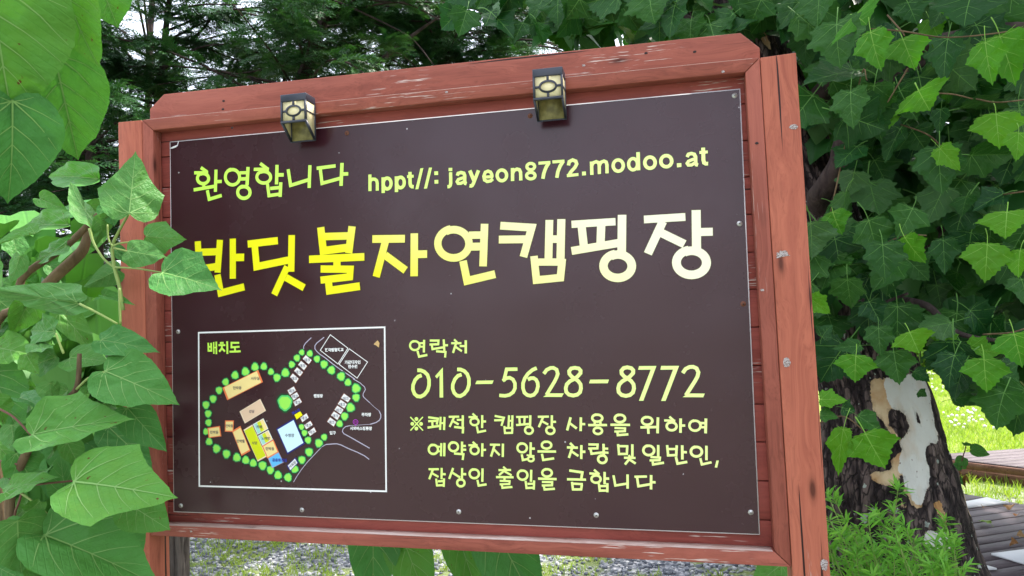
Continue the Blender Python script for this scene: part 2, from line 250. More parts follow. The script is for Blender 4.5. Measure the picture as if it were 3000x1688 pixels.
# flat print of the sign: tenths of a millimetre in the plane of the board, z measured from 1.5 m
PRINT = {"URLS":[[90,[-1662,3842],[-1673,3399]],[86,[-1668,3604],[-1654,3680],[-1588,3713],[-1518,3702],[-1474,3663],[-1460,3589],[-1465,3396]],[94,[-1291,3739],[-1299,3322]],[-90,[-1181,3565],[108,-7],[4,144],1],[94,[-920,3736],[-927,3320]],[-89,[-809,3565],[105,-8],[4,139],1],[93,[-540,3824],[-544,3523],[-530,3462],[-495,3433],[-446,3426]],[77,[-623,3708],[-439,3704]],[0,[-250,3896],[-168,3899],[-320,3357],[-403,3357]],[0,[-15,3897],[67,3894],[-85,3359],[-169,3356]],[0,[126,3789],[229,3784],[228,3687],[125,3690]],[0,[125,3564],[228,3561],[226,3462],[125,3466]],[0,[515,3846],[615,3844],[613,3759],[513,3763]],[88,[566,3731],[561,3443],[546,3389],[517,3365],[468,3361]],[87,[743,3630],[766,3688],[843,3704],[919,3680],[942,3619],[938,3472],[951,3415],[985,3402]],[79,[940,3571],[848,3552],[767,3530],[731,3477],[759,3429],[835,3424],[938,3472]],[94,[1079,3738],[1195,3438]],[90,[1310,3724],[1167,3400],[1137,3350],[1109,3337],[1061,3345]],[75,[1442,3541],[1692,3534]],[82,[1662,3532],[1656,3593],[1624,3656],[1558,3687],[1485,3661],[1443,3563],[1460,3467],[1530,3421],[1617,3429],[1682,3476]],[-85,[1918,3550],[123,-9],[4,137],1],[88,[2198,3717],[2191,3386]],[85,[2197,3580],[2239,3653],[2313,3680],[2377,3657],[2404,3592],[2403,3383]],[-80,[2669,3716],[99,-7],[3,80],1],[-80,[2663,3487],[108,-8],[3,83],1],[76,[2867,3785],[3170,3783]],[90,[3141,3785],[3057,3669],[2998,3529],[2966,3384]],[75,[3221,3790],[3523,3789]],[90,[3494,3791],[3409,3669],[3351,3539],[3318,3385]],[86,[3619,3672],[3643,3763],[3727,3800],[3804,3763],[3826,3690],[3782,3613],[3681,3514],[3615,3420]],[75,[3571,3418],[3861,3427]],[0,[3950,3490],[4046,3491],[4046,3393],[3948,3392]],[85,[4193,3723],[4190,3391]],[81,[4195,3617],[4233,3688],[4304,3711],[4362,3683],[4378,3620],[4375,3399]],[82,[4382,3611],[4425,3687],[4496,3710],[4551,3681],[4566,3614],[4562,3402]],[-83,[4839,3572],[122,-10],[5,139],1],[-79,[5196,3579],[106,-8],[5,138],1],[87,[5327,3865],[5322,3420]],[-85,[5601,3584],[123,-10],[5,136],1],[-85,[5986,3590],[127,-10],[6,135],1],[0,[6230,3519],[6335,3519],[6336,3424],[6231,3420]],[81,[6473,3650],[6509,3716],[6576,3728],[6644,3705],[6670,3639],[6668,3502],[6680,3451],[6719,3437]],[75,[6670,3593],[6586,3577],[6506,3549],[6470,3500],[6495,3455],[6573,3452],[6666,3507]],[90,[6853,3848],[6847,3548],[6860,3485],[6895,3458],[6952,3454]],[71,[6763,3735],[6955,3736]]],"TITLE":[[194,[-6871,2347],[-6851,1838],[-6840,1491]],[192,[-6169,2348],[-6259,1442]],[199,[-6797,2034],[-6276,2025]],[199,[-6839,1563],[-6304,1610]],[191,[-5767,2359],[-5785,1251]],[206,[-5701,1835],[-5425,1826]],[197,[-6262,1383],[-6166,872],[-5434,1013]],[199,[-5308,2183],[-4390,2232]],[199,[-5094,2141],[-5047,1552],[-4076,1686]],[194,[-3973,2358],[-4011,1366]],[195,[-4123,1510],[-4529,761]],[195,[-4167,1217],[-3633,916]],[211,[-3112,2522],[-3051,1884],[-2376,1932]],[208,[-2203,2494],[-2318,1786]],[199,[-3011,2265],[-2307,2245]],[202,[-3471,1675],[-1873,1666]],[209,[-2658,1636],[-2663,1431]],[192,[-3137,1400],[-2279,1355],[-2301,1154],[-3146,1101]],[205,[-2921,1066],[-2894,812],[-2020,896]],[205,[-1637,2124],[-727,2083]],[204,[-1267,2052],[-1554,1122]],[204,[-1288,1682],[-728,1256]],[206,[-463,2209],[-500,1093]],[200,[-396,1660],[-128,1652]],[-197,[593,1886],[410,-22],[10,364]],[189,[1008,2076],[1334,2064]],[200,[1033,1781],[1325,1771]],[199,[1428,2346],[1354,1265]],[200,[830,1429],[923,914],[1666,1054]],[197,[1836,2274],[2641,2178],[2406,1452]],[197,[1787,1924],[2501,1892]],[197,[3096,2343],[3039,1372]],[202,[3396,2346],[3340,1347]],[188,[3137,1861],[3308,1852]],[180,[2753,1307],[3385,1277]],[189,[2676,1463],[2718,859],[3322,893],[3387,1362]],[182,[3644,2200],[4723,2203]],[200,[3893,2132],[3930,1634]],[202,[4373,2136],[4340,1686]],[197,[3621,1541],[4780,1678]],[207,[4887,2360],[4842,1410]],[-206,[4738,1117],[335,-15],[11,285]],[188,[5404,2214],[6377,2216]],[203,[5849,2141],[5465,1379]],[199,[5802,1866],[6331,1566]],[210,[6632,2366],[6602,1393]],[191,[6693,1836],[6991,1827]],[-206,[6477,1119],[340,-16],[12,288]]],"GREET":[[94,[-6742,4418],[-6539,4274]],[94,[-6958,4286],[-6513,4252]],[-96,[-6674,4104],[176,-13],[2,144]],[94,[-6654,3966],[-6656,3839]],[96,[-6979,3803],[-6322,3858]],[99,[-6260,4323],[-6290,3700]],[93,[-6248,3985],[-6085,3977]],[96,[-6543,3763],[-6489,3506],[-6091,3586]],[-94,[-5743,4074],[219,-16],[3,213]],[89,[-5520,4177],[-5306,4165]],[93,[-5512,4003],[-5309,3999]],[102,[-5260,4321],[-5301,3807]],[-98,[-5399,3625],[188,-13],[3,163]],[93,[-4887,4390],[-4637,4198]],[91,[-5085,4240],[-4622,4210]],[-93,[-4780,4001],[208,-16],[3,160]],[100,[-4373,4311],[-4400,3774]],[100,[-4357,4032],[-4176,4020]],[92,[-4676,3813],[-4636,3481],[-4294,3503]],[100,[-4271,3822],[-4300,3422]],[95,[-4595,3674],[-4312,3683]],[96,[-4042,4166],[-3978,3716],[-3451,3829]],[98,[-3391,4225],[-3429,3607]],[94,[-3196,4124],[-2639,4148]],[94,[-3088,4093],[-3046,3705],[-2520,3801]],[101,[-2451,4212],[-2495,3596]],[96,[-2438,3912],[-2278,3904]]],"PHONE":[[94,[-363,-1470],[-460,-1504],[-546,-1589],[-606,-1722],[-614,-1832],[-572,-1943],[-499,-2006],[-407,-2016],[-307,-1968],[-212,-1859],[-171,-1726],[-167,-1585],[-206,-1459],[-287,-1380],[-381,-1343],[-479,-1338]],[0,[213,-1274],[202,-2042],[104,-2042],[120,-1476],[47,-1556],[-4,-1496]],[92,[708,-1463],[609,-1494],[526,-1579],[467,-1710],[459,-1819],[499,-1928],[570,-1996],[659,-2008],[758,-1956],[850,-1851],[894,-1720],[898,-1575],[857,-1454],[782,-1375],[687,-1335],[592,-1331]],[0,[1103,-1623],[1541,-1622],[1502,-1707],[1060,-1709]],[86,[2163,-1346],[1885,-1346],[1802,-1644]],[87,[1777,-1633],[1870,-1569],[1957,-1556],[2039,-1601],[2089,-1700],[2085,-1822],[2032,-1921],[1935,-1986],[1825,-2008],[1675,-1995]],[89,[2653,-1327],[2548,-1368],[2429,-1461],[2339,-1581],[2293,-1702],[2289,-1824],[2320,-1930],[2388,-1991],[2472,-2010],[2558,-1985],[2631,-1902],[2669,-1782],[2664,-1691],[2628,-1615],[2564,-1572],[2495,-1575],[2419,-1610]],[88,[2825,-1470],[2902,-1376],[2996,-1329],[3072,-1327],[3150,-1372],[3176,-1470],[3145,-1560],[3088,-1665],[2874,-1994]],[0,[2791,-2039],[2929,-1952],[3312,-1955],[3255,-2044]],[91,[3591,-1599],[3661,-1546],[3736,-1469],[3741,-1402],[3698,-1352],[3601,-1333],[3510,-1349],[3459,-1413],[3463,-1480],[3518,-1549],[3591,-1599]],[91,[3591,-1599],[3672,-1655],[3729,-1737],[3736,-1834],[3708,-1931],[3638,-1990],[3539,-2012],[3434,-1989],[3369,-1921],[3360,-1831],[3390,-1734],[3468,-1660],[3591,-1599]],[0,[3968,-1628],[4425,-1630],[4390,-1718],[3935,-1717]],[91,[4866,-1607],[4934,-1555],[5006,-1482],[5012,-1414],[4967,-1362],[4873,-1340],[4782,-1360],[4730,-1422],[4733,-1490],[4789,-1559],[4866,-1607]],[91,[4866,-1607],[4947,-1663],[5006,-1749],[5014,-1849],[4984,-1946],[4914,-2005],[4814,-2027],[4713,-2004],[4646,-1934],[4638,-1843],[4668,-1746],[4744,-1673],[4866,-1607]],[0,[5154,-1314],[5564,-1317],[5223,-2146],[5119,-2145],[5424,-1405],[5128,-1403]],[0,[5674,-1318],[6091,-1322],[5746,-2151],[5639,-2150],[5946,-1410],[5651,-1409]],[89,[6166,-1495],[6236,-1399],[6329,-1354],[6414,-1351],[6489,-1388],[6527,-1482],[6503,-1576],[6447,-1676],[6218,-2020]],[0,[6139,-2063],[6269,-1977],[6653,-1981],[6612,-2068]]],"CONTACT":[[-56,[-527,-702],[129,-3],[3,114]],[49,[-403,-643],[-295,-644]],[46,[-406,-733],[-301,-735]],[60,[-271,-559],[-288,-885]],[59,[-459,-842],[-421,-989],[-195,-949]],[55,[-119,-582],[116,-587],[106,-681],[-127,-684]],[55,[-69,-685],[-51,-803],[239,-764]],[58,[258,-559],[266,-853]],[55,[270,-711],[368,-713]],[55,[44,-860],[296,-883],[281,-1024]],[54,[536,-568],[610,-645]],[54,[455,-662],[726,-668]],[58,[582,-668],[496,-912]],[54,[550,-745],[733,-873]],[54,[680,-740],[818,-743]],[64,[844,-596],[834,-930]]],"NOTICE":[[33,[-702,-2537],[-365,-2883]],[32,[-360,-2536],[-708,-2885]],[-49,[-536,-2587],[25,0],[0,24]],[-49,[-651,-2712],[25,0],[0,23]],[-49,[-413,-2712],[25,0],[0,24]],[-49,[-543,-2833],[25,1],[1,24]],[55,[-215,-2543],[48,-2578],[7,-2729]],[55,[-218,-2644],[30,-2633]],[55,[-108,-2656],[-103,-2796]],[58,[-242,-2808],[92,-2761]],[54,[119,-2531],[94,-2862]],[58,[221,-2536],[200,-2865]],[48,[135,-2691],[192,-2691]],[53,[335,-2531],[612,-2526]],[54,[478,-2536],[352,-2787]],[55,[438,-2636],[593,-2724]],[52,[548,-2608],[690,-2605]],[60,[710,-2492],[698,-2785]],[58,[469,-2786],[708,-2813],[693,-2950]],[51,[965,-2449],[1081,-2557]],[51,[858,-2538],[1094,-2535]],[-54,[1014,-2653],[105,0],[2,87]],[57,[1219,-2489],[1206,-2811]],[56,[1226,-2648],[1314,-2645]],[54,[1068,-2768],[1095,-2916],[1307,-2875]],[53,[1541,-2507],[1779,-2553],[1707,-2754]],[53,[1525,-2617],[1758,-2611]],[53,[1911,-2492],[1886,-2781]],[56,[1998,-2492],[1980,-2788]],[44,[1915,-2629],[1990,-2628]],[53,[1782,-2758],[1792,-2933],[1973,-2927],[1988,-2795]],[53,[1768,-2807],[1995,-2806]],[51,[2093,-2534],[2401,-2529]],[52,[2172,-2545],[2180,-2726]],[52,[2308,-2544],[2291,-2711]],[53,[2083,-2734],[2426,-2703]],[58,[2453,-2491],[2436,-2771]],[-57,[2406,-2861],[97,0],[2,86]],[53,[2640,-2529],[2917,-2524]],[56,[2774,-2536],[2655,-2785]],[52,[2725,-2630],[2895,-2719]],[58,[2994,-2491],[2982,-2769]],[55,[3004,-2652],[3092,-2651]],[-58,[2944,-2863],[100,0],[2,85]],[-60,[-98,-3359],[122,1],[4,115]],[45,[6,-3288],[93,-3292]],[45,[3,-3414],[90,-3403]],[55,[117,-3199],[98,-3529]],[61,[202,-3193],[184,-3531]],[-61,[442,-3287],[118,1],[3,111]],[60,[671,-3155],[657,-3448]],[54,[679,-3263],[767,-3262]],[54,[676,-3358],[773,-3359]],[57,[450,-3456],[697,-3473],[673,-3616]],[54,[947,-3160],[1060,-3256]],[52,[835,-3246],[1076,-3240]],[-57,[994,-3367],[105,1],[3,98]],[59,[1202,-3193],[1184,-3525]],[53,[1205,-3357],[1292,-3356]],[53,[1395,-3225],[1657,-3226]],[59,[1518,-3232],[1414,-3522]],[56,[1491,-3338],[1639,-3484]],[59,[1732,-3196],[1718,-3529]],[-58,[2221,-3296],[118,1],[3,109]],[59,[2442,-3158],[2424,-3479]],[59,[2445,-3313],[2540,-3312]],[56,[2203,-3454],[2227,-3597],[2359,-3567]],[43,[2327,-3475],[2524,-3495]],[-52,[2433,-3566],[71,1],[2,57]],[-57,[2837,-3222],[117,1],[3,85]],[58,[2604,-3379],[3068,-3378]],[58,[2713,-3435],[2740,-3587],[3015,-3543]],[55,[-243,-3865],[33,-3858]],[58,[-125,-3868],[-234,-4118]],[54,[-148,-3964],[17,-4054]],[57,[110,-3825],[97,-4111]],[57,[122,-3983],[212,-3981]],[55,[-45,-4099],[-28,-4270],[147,-4257]],[57,[165,-4087],[151,-4303]],[55,[-2,-4164],[158,-4156]],[57,[415,-3823],[301,-4099]],[57,[384,-3936],[591,-4058]],[57,[651,-3819],[638,-4100]],[60,[658,-3973],[754,-3972]],[-60,[608,-4191],[96,2],[2,87]],[-59,[968,-3956],[120,2],[3,110]],[59,[1186,-3820],[1169,-4154]],[57,[1043,-4107],[1071,-4249],[1279,-4214]],[50,[1719,-3768],[1801,-3838]],[53,[1598,-3854],[1920,-3845]],[53,[1755,-3858],[1605,-3982]],[52,[1749,-3881],[1929,-3979]],[56,[1528,-4029],[1979,-4025]],[56,[1745,-4033],[1742,-4123]],[50,[1621,-4118],[1875,-4121],[1865,-4193],[1618,-4206]],[53,[1673,-4208],[1683,-4291],[1941,-4263]],[-58,[2210,-3966],[121,2],[4,113]],[58,[2431,-3832],[2415,-4125]],[55,[2280,-4105],[2297,-4282],[2483,-4268]],[55,[2496,-4093],[2478,-4318]],[52,[2325,-4179],[2489,-4172]],[-58,[2827,-3900],[118,3],[3,90]],[58,[2594,-4046],[3058,-4049]],[52,[2690,-4126],[2946,-4125],[2939,-4200],[2684,-4212]],[55,[2734,-4222],[2750,-4307],[3009,-4283]],[62,[3457,-2541],[3359,-2859]],[59,[3419,-2676],[3599,-2813]],[62,[3709,-2541],[3691,-2875]],[58,[3719,-2704],[3808,-2707]],[-61,[4108,-2559],[120,0],[3,84]],[57,[4041,-2655],[4038,-2723]],[58,[4180,-2655],[4178,-2722]],[58,[3880,-2728],[4337,-2726]],[-58,[4112,-2866],[99,0],[2,76]],[-61,[4653,-2567],[120,1],[3,88]],[57,[4417,-2718],[4887,-2720]],[51,[4515,-2794],[4766,-2804],[4760,-2872],[4507,-2882]],[57,[4578,-2892],[4587,-2968],[4839,-2946]],[-60,[5297,-2624],[120,0],[4,91]],[60,[5129,-2779],[5521,-2769]],[60,[5311,-2786],[5314,-2931]],[63,[5550,-2539],[5526,-2918]],[53,[5816,-2523],[5924,-2619]],[54,[5693,-2612],[5950,-2619]],[-59,[5861,-2749],[112,0],[3,94]],[62,[6075,-2565],[6058,-2903]],[58,[6075,-2731],[6174,-2732]],[-58,[6400,-2732],[125,1],[5,117]],[55,[6510,-2672],[6638,-2675]],[55,[6506,-2768],[6634,-2769]],[64,[6653,-2564],[6631,-2912]],[59,[3419,-3166],[3513,-3265]],[59,[3341,-3273],[3610,-3278]],[59,[3468,-3285],[3378,-3527]],[58,[3428,-3353],[3614,-3479]],[61,[3696,-3213],[3681,-3551]],[61,[3695,-3375],[3789,-3374]],[55,[3867,-3196],[4092,-3198],[4082,-3289],[3860,-3296]],[58,[3916,-3312],[3936,-3420],[4222,-3383]],[61,[4236,-3178],[4231,-3459]],[54,[4245,-3292],[4344,-3294]],[54,[4241,-3388],[4348,-3390]],[-61,[4194,-3547],[99,1],[3,90]],[57,[4586,-3181],[4598,-3418],[4784,-3413],[4801,-3239]],[54,[4589,-3230],[4828,-3231]],[59,[4924,-3182],[4913,-3482]],[54,[4830,-3441],[4866,-3514]],[53,[4713,-3505],[4987,-3508]],[57,[4857,-3515],[4730,-3666]],[57,[4845,-3546],[4985,-3642]],[-60,[5306,-3323],[124,1],[4,111]],[59,[5531,-3192],[5519,-3490]],[53,[5339,-3480],[5559,-3492],[5549,-3552],[5317,-3560]],[56,[5385,-3570],[5394,-3656],[5650,-3610]],[57,[5739,-3194],[5752,-3437],[5956,-3426]],[59,[5961,-3196],[5935,-3464]],[53,[5755,-3287],[5954,-3285]],[62,[6087,-3195],[6077,-3529]],[56,[6096,-3355],[6187,-3357]],[59,[5931,-3473],[5962,-3628],[6186,-3582]],[-62,[6406,-3340],[123,1],[4,111]],[58,[6638,-3200],[6625,-3537]],[55,[6487,-3492],[6517,-3638],[6739,-3584]],[0,[6849,-3541],[6905,-3540],[6861,-3707],[6805,-3703]],[62,[3376,-3832],[3696,-3874],[3664,-4035]],[58,[3315,-4046],[3780,-4048]],[58,[3435,-4106],[3453,-4289],[3652,-4284],[3675,-4170]],[56,[3425,-4148],[3700,-4157]],[54,[3983,-3802],[4107,-3914]],[55,[3867,-3895],[4111,-3902]],[-58,[4026,-4027],[109,2],[3,87]],[60,[4237,-3852],[4226,-4150]],[61,[4242,-4012],[4341,-4010]],[57,[4087,-4129],[4104,-4305],[4280,-4295]],[58,[4294,-4120],[4283,-4339]],[54,[4119,-4195],[4295,-4188]],[57,[4447,-3929],[4483,-4173],[4760,-4120]],[60,[4784,-3902],[4772,-4241]],[56,[4944,-3954],[5240,-3943]],[59,[5006,-3968],[5029,-4177],[5311,-4123]],[62,[5338,-3907],[5322,-4247]],[59,[5347,-4076],[5435,-4077]]],"MAPTITLE":[[53,[-6580,-498],[-6577,-742]],[53,[-6491,-499],[-6486,-744]],[50,[-6563,-610],[-6508,-611]],[52,[-6576,-718],[-6486,-717]],[43,[-6410,-480],[-6409,-804]],[50,[-6328,-471],[-6330,-816]],[43,[-6400,-634],[-6340,-635]],[52,[-6212,-511],[-6098,-508]],[52,[-6259,-568],[-6046,-573]],[57,[-6151,-586],[-6163,-665],[-6242,-749]],[55,[-6149,-666],[-6063,-747]],[56,[-5990,-470],[-5988,-815]],[54,[-5884,-513],[-5617,-519]],[54,[-5858,-519],[-5860,-637],[-5607,-627]],[54,[-5749,-637],[-5751,-742]],[54,[-5920,-758],[-5574,-751]]],"ROADS":[[21,[-3455,-428],[-3541,-498],[-3633,-578],[-3686,-659],[-3687,-731]],[22,[-3080,-426],[-3182,-496],[-3295,-575],[-3353,-646],[-3355,-728],[-3300,-800],[-3201,-884],[-3069,-968],[-2851,-1135],[-2633,-1290],[-2417,-1424],[-2223,-1548]],[19,[-2277,-1538],[-2073,-1651],[-1956,-1753],[-1931,-1823],[-1993,-1923],[-2005,-1983],[-1974,-2033],[-1868,-2124],[-1815,-2169]],[10,[-1815,-2169],[-1689,-2284],[-1562,-2379]],[23,[-1562,-2379],[-1517,-2474],[-1519,-2553],[-1558,-2623],[-1656,-2683],[-1818,-2728]],[10,[-1818,-2728],[-2121,-2749],[-2394,-2765]],[19,[-2394,-2765],[-2515,-2791],[-2587,-2846],[-2611,-2917],[-2563,-2987]],[23,[-2585,-2968],[-2346,-3089],[-1851,-3349]],[23,[-1870,-3640],[-1998,-3548],[-2199,-3457],[-2473,-3355],[-2652,-3274],[-2773,-3242],[-2895,-3248],[-3090,-3264]],[16,[-3090,-3264],[-3214,-3330],[-3440,-3544],[-3642,-3737],[-3833,-3953],[-3961,-4124],[-4057,-4272]]],"BOXES":[[[-2900,-364],[-2401,-732],[-2696,-1142],[-3199,-772]],[[-2363,-748],[-1854,-1105],[-2157,-1523],[-2663,-1153]]],"TREES":[[-5762,-1404,114],[-5442,-1309,119],[-5147,-1183,114],[-4879,-1176,103],[-4667,-1324,92],[-4491,-1482,112],[-4237,-1356,121],[-3885,-963,96],[-4042,-1137,96],[-3740,-817,82],[-3504,-852,91],[-3299,-1000,95],[-3096,-1146,109],[-2888,-1306,114],[-2610,-1472,118],[-6057,-1587,105],[-6263,-1812,105],[-6453,-2047,110],[-6678,-2210,111],[-6615,-2453,106],[-6607,-2696,101],[-6691,-2946,91],[-4264,-2156,213],[-2421,-1633,98],[-2191,-1790,126],[-2197,-2032,107],[-2361,-2293,121],[-2536,-2520,107],[-2682,-2716,94],[-3787,-2806,81],[-3706,-2963,86],[-6597,-3219,106],[-6368,-3408,120],[-6062,-3549,119],[-5744,-3642,119],[-5473,-3708,113],[-5248,-3784,108],[-4968,-3848,122],[-4735,-3964,112],[-4509,-4095,115],[-4215,-4151,115],[-3135,-3072,89],[-3292,-3230,114],[-3581,-3468,114],[-3795,-3678,106],[-4013,-3923,109],[-3605,-3154,95]],"QUADS":[["cream","orange",[-6134,-1739],[-5067,-1283],[-4934,-1603],[-5993,-2071]],["tan","paletan",[-5624,-2391],[-5011,-2064],[-4852,-2371],[-5473,-2704]],["cream","orange",[-6633,-2847],[-6255,-2792],[-6217,-3065],[-6602,-3114]],["cream","orange",[-6084,-2642],[-5819,-2642],[-5842,-2943],[-6096,-2936]],["cream","orange",[-5871,-2934],[-5621,-2798],[-5332,-3445],[-5598,-3581]],["lime","paletan",[-5511,-2902],[-5252,-2765],[-4855,-3593],[-5113,-3723]],["multi","white",[-5227,-2739],[-4919,-2583],[-4783,-2856],[-5099,-3011]],["multi","white",[-5081,-3052],[-4773,-2897],[-4652,-3140],[-4958,-3307]],["cream","orange",[-4965,-3325],[-4630,-3151],[-4481,-3479],[-4818,-3647]],["blue","mauve",[-4792,-3652],[-4479,-3484],[-4339,-3751],[-4677,-3906]],["pool","navy",[-4525,-2866],[-4009,-2592],[-3712,-3239],[-4215,-3520]],["white","navy",[-4240,-3842],[-3982,-3619],[-3897,-3752],[-4149,-3981]],["yellow","yellow",[-3988,-2484],[-3818,-2391],[-3753,-2490],[-3925,-2602]],["white","brown",[-3628,-876],[-3434,-1033],[-3535,-1150],[-3727,-987]],["white","brown",[-3767,-1028],[-3573,-1185],[-3677,-1306],[-3866,-1144]],["white","brown",[-3890,-1201],[-3695,-1352],[-3797,-1471],[-3988,-1307]],["white","brown",[-4018,-1364],[-3828,-1520],[-3927,-1653],[-4111,-1466]],["white","brown",[-4195,-1826],[-3985,-1710],[-3911,-1834],[-4118,-1966]],["white","brown",[-4099,-1971],[-3898,-1865],[-3826,-1983],[-4010,-2105]],["white","brown",[-4028,-2136],[-3822,-2019],[-3745,-2142],[-3963,-2264]],["white","brown",[-2543,-1909],[-2339,-2051],[-2423,-2167],[-2640,-2040]],["white","brown",[-2641,-2070],[-2446,-2202],[-2531,-2328],[-2737,-2196]],["white","brown",[-2743,-2226],[-2548,-2343],[-2633,-2479],[-2834,-2348]],["white","brown",[-2840,-2378],[-2650,-2494],[-2736,-2630],[-2937,-2494]],["white","brown",[-2955,-2535],[-2764,-2666],[-2845,-2802],[-3052,-2661]],["white","brown",[-3627,-2428],[-3557,-2556],[-3768,-2689],[-3833,-2561]],["white","brown",[-3514,-2627],[-3443,-2749],[-3659,-2877],[-3724,-2755]],["white","brown",[-3411,-2799],[-3347,-2926],[-3551,-3054],[-3616,-2938]]],"TXT":[["한국탐험학교",-2787,-765,536,"w",0],["가감디자인",-2272,-1103,451,"w",0],["연수원",-2270,-1214,263,"w",0],["캠핑장",-3276,-1980,266,"w",0],["주차장",-1914,-2474,270,"w",0],["시외버스정류장",-2075,-2834,623,"w",0],["입구",-2881,-2954,179,"w",0],["사무실",-5141,-1495,255,"k",0],["민박동",-5692,-1748,257,"k",0],["강당",-5263,-2391,162,"k",0],["민박동",-5957,-2783,238,"k",0],["민박동",-6425,-2959,250,"k",0],["민박동",-5613,-3194,248,"k",0],["카페",-5043,-2806,167,"k",0],["노래방",-4853,-3113,252,"k",0],["식당",-5194,-3242,157,"k",0],["민박동",-4730,-3390,252,"k",0],["공용화장실",-4453,-3693,436,"n",0],["수영장",-4140,-3029,269,"k",0],["사워장",-4071,-3803,250,"k",38],["개수대",-3947,-2404,259,"n",25],["데크",-3581,-1021,163,"k",0],["데크",-3721,-1175,165,"k",0],["데크",-3842,-1342,165,"k",0],["데크",-3971,-1510,163,"k",0],["데크",-4052,-1843,165,"k",0],["데크",-3958,-1990,165,"k",0],["데크",-3889,-2149,163,"k",0],["데크",-2486,-2051,160,"k",0],["데크",-2589,-2208,160,"k",0],["데크",-2690,-2358,160,"k",0],["데크",-2791,-2508,160,"k",0],["데크",-2904,-2675,160,"k",0],["데크",-3696,-2567,163,"k",0],["데크",-3585,-2761,162,"k",0],["데크",-3481,-2938,162,"k",0]],"MAPFRAME":[[-6906,-193],[-1330,-190],[-1395,-4470],[-6948,-4457]],"SCREWS":[[7623,5029],[-2294,5004],[2695,5003],[-7540,-165],[-7518,-4993],[-3825,-5002],[528,-4919],[3996,-4896],[7565,-4723],[7605,97],[7605,1985]],"BUS":[-2228,-2669],"SCRAP":[-1572,-633]}
# ------------------------------------------------------------------ materials of the sign
M_POST = wood('stained_post', (0.44, 0.130, 0.075), (0.32, 0.084, 0.050), 0.02)
M_RAIL = wood('stained_rail', (0.335, 0.094, 0.062), (0.215, 0.054, 0.036), 0.10, (0.60, 0.47, 0.42))
M_PLANK = wood('stained_plank', (0.30, 0.068, 0.050), (0.18, 0.038, 0.030), 0.06)
t = NT('bare_knot'); M_KNOT = t.out(t.bsdf(t.ramp(t.noise(t.obj(), 420.0, 3.0, .7), [(0.38, (0.10, 0.06, 0.05)), (0.5, (0.38, 0.30, 0.28)), (0.62, (0.55, 0.52, 0.52))]), 0.8, 0.2))
M_WORN = wood('worn_edge', (0.66, 0.54, 0.48), (0.40, 0.20, 0.15), 0.25, (0.75, 0.68, 0.63))
M_EDGE = flat('board_edge', (0.78, 0.76, 0.78), 0.5)
M_SCREW = flat('zinc_screw', (0.55, 0.54, 0.52), 0.35, 0.5, 0.7)
M_RUST = flat('rusty_screw', (0.16, 0.06, 0.035), 0.7)
M_HOLE = flat('screw_recess', (0.03, 0.02, 0.02), 0.7)

def print_mat():
    t = NT('dark_print'); o = t.obj()
    n1 = t.noise(o, 2.2, 3.0); fine = t.noise(o, 420.0, 2.0)
    col = t.mix(n1, (0.035, 0.0080, 0.0145, 1), (0.046, 0.0120, 0.0170, 1))
    vo = t.n('TexVoronoi', None, Vector=o, Scale=16.0, Randomness=1.0).outputs['Distance']
    sp = t.math('MULTIPLY', t.math('LESS_THAN', vo, 0.035), t.math('GREATER_THAN', t.noise(o, 23.0), 0.47))
    col = t.mix(sp, col, (0.42, 0.38, 0.40, 1))
    scr = t.noise(t.mapped(o, (210, 1, 30), (1, 1, 3)), 1.0, 1.0)
    scm = t.math('MULTIPLY', t.math('GREATER_THAN', scr, 0.79), t.math('GREATER_THAN', t.noise(o, 7.0), 0.62))
    col = t.mix(t.math('MULTIPLY', scm, 0.45), col, (0.30, 0.26, 0.26, 1))
    wav = t.noise(t.mapped(o, (1.3, 1, 1.6)), 2.0, 1.0)
    dust = t.ramp(t.noise(o, 3.3, 5.0, 0.65), [(0.35, 0.20), (0.7, 0.33)])
    nd = t.bsdf(col, 0.4, 0.46, t.bump(t.math('ADD', t.math('MULTIPLY', wav, 6.0), t.math('MULTIPLY', fine, 0.03)), 0.25, 0.004))
    t.t.links.new(dust, nd.node.inputs['Roughness'])
    return t.out(nd)
M_PRINT = print_mat()
def inkgrad(name, a, b, x0, x1, z0=0, zs=0.0):
    t = NT(name); s = t.n('SeparateXYZ', None, Vector=t.obj())
    f = t.math('DIVIDE', t.math('SUBTRACT', t.math('ADD', s.outputs[0], t.math('MULTIPLY', t.math('SUBTRACT', s.outputs[2], z0), zs)), x0), x1 - x0, clamp=True)
    return t.out(t.bsdf(t.mix(f, a + (1,), b + (1,)), 0.4, 0.4))
I_TITLE = inkgrad('title_ink', (0.92, 0.86, 0.0), (0.95, 0.90, 0.66), -0.25, 0.52, 1.68, 1.6)
I_GREEN = inkgrad('greeting_ink', (0.58, 0.93, 0.09), (0.64, 0.94, 0.14), -0.7, -0.3)
I_LIME = inkgrad('lime_ink', (0.72, 0.95, 0.19), (0.86, 0.97, 0.34), -0.25, 0.65)
I_DARK = flat('ink_outline', (0.010, 0.006, 0.004), 0.4)
I_BROWN = flat('ink_outline_brown', (0.055, 0.026, 0.0), 0.4)
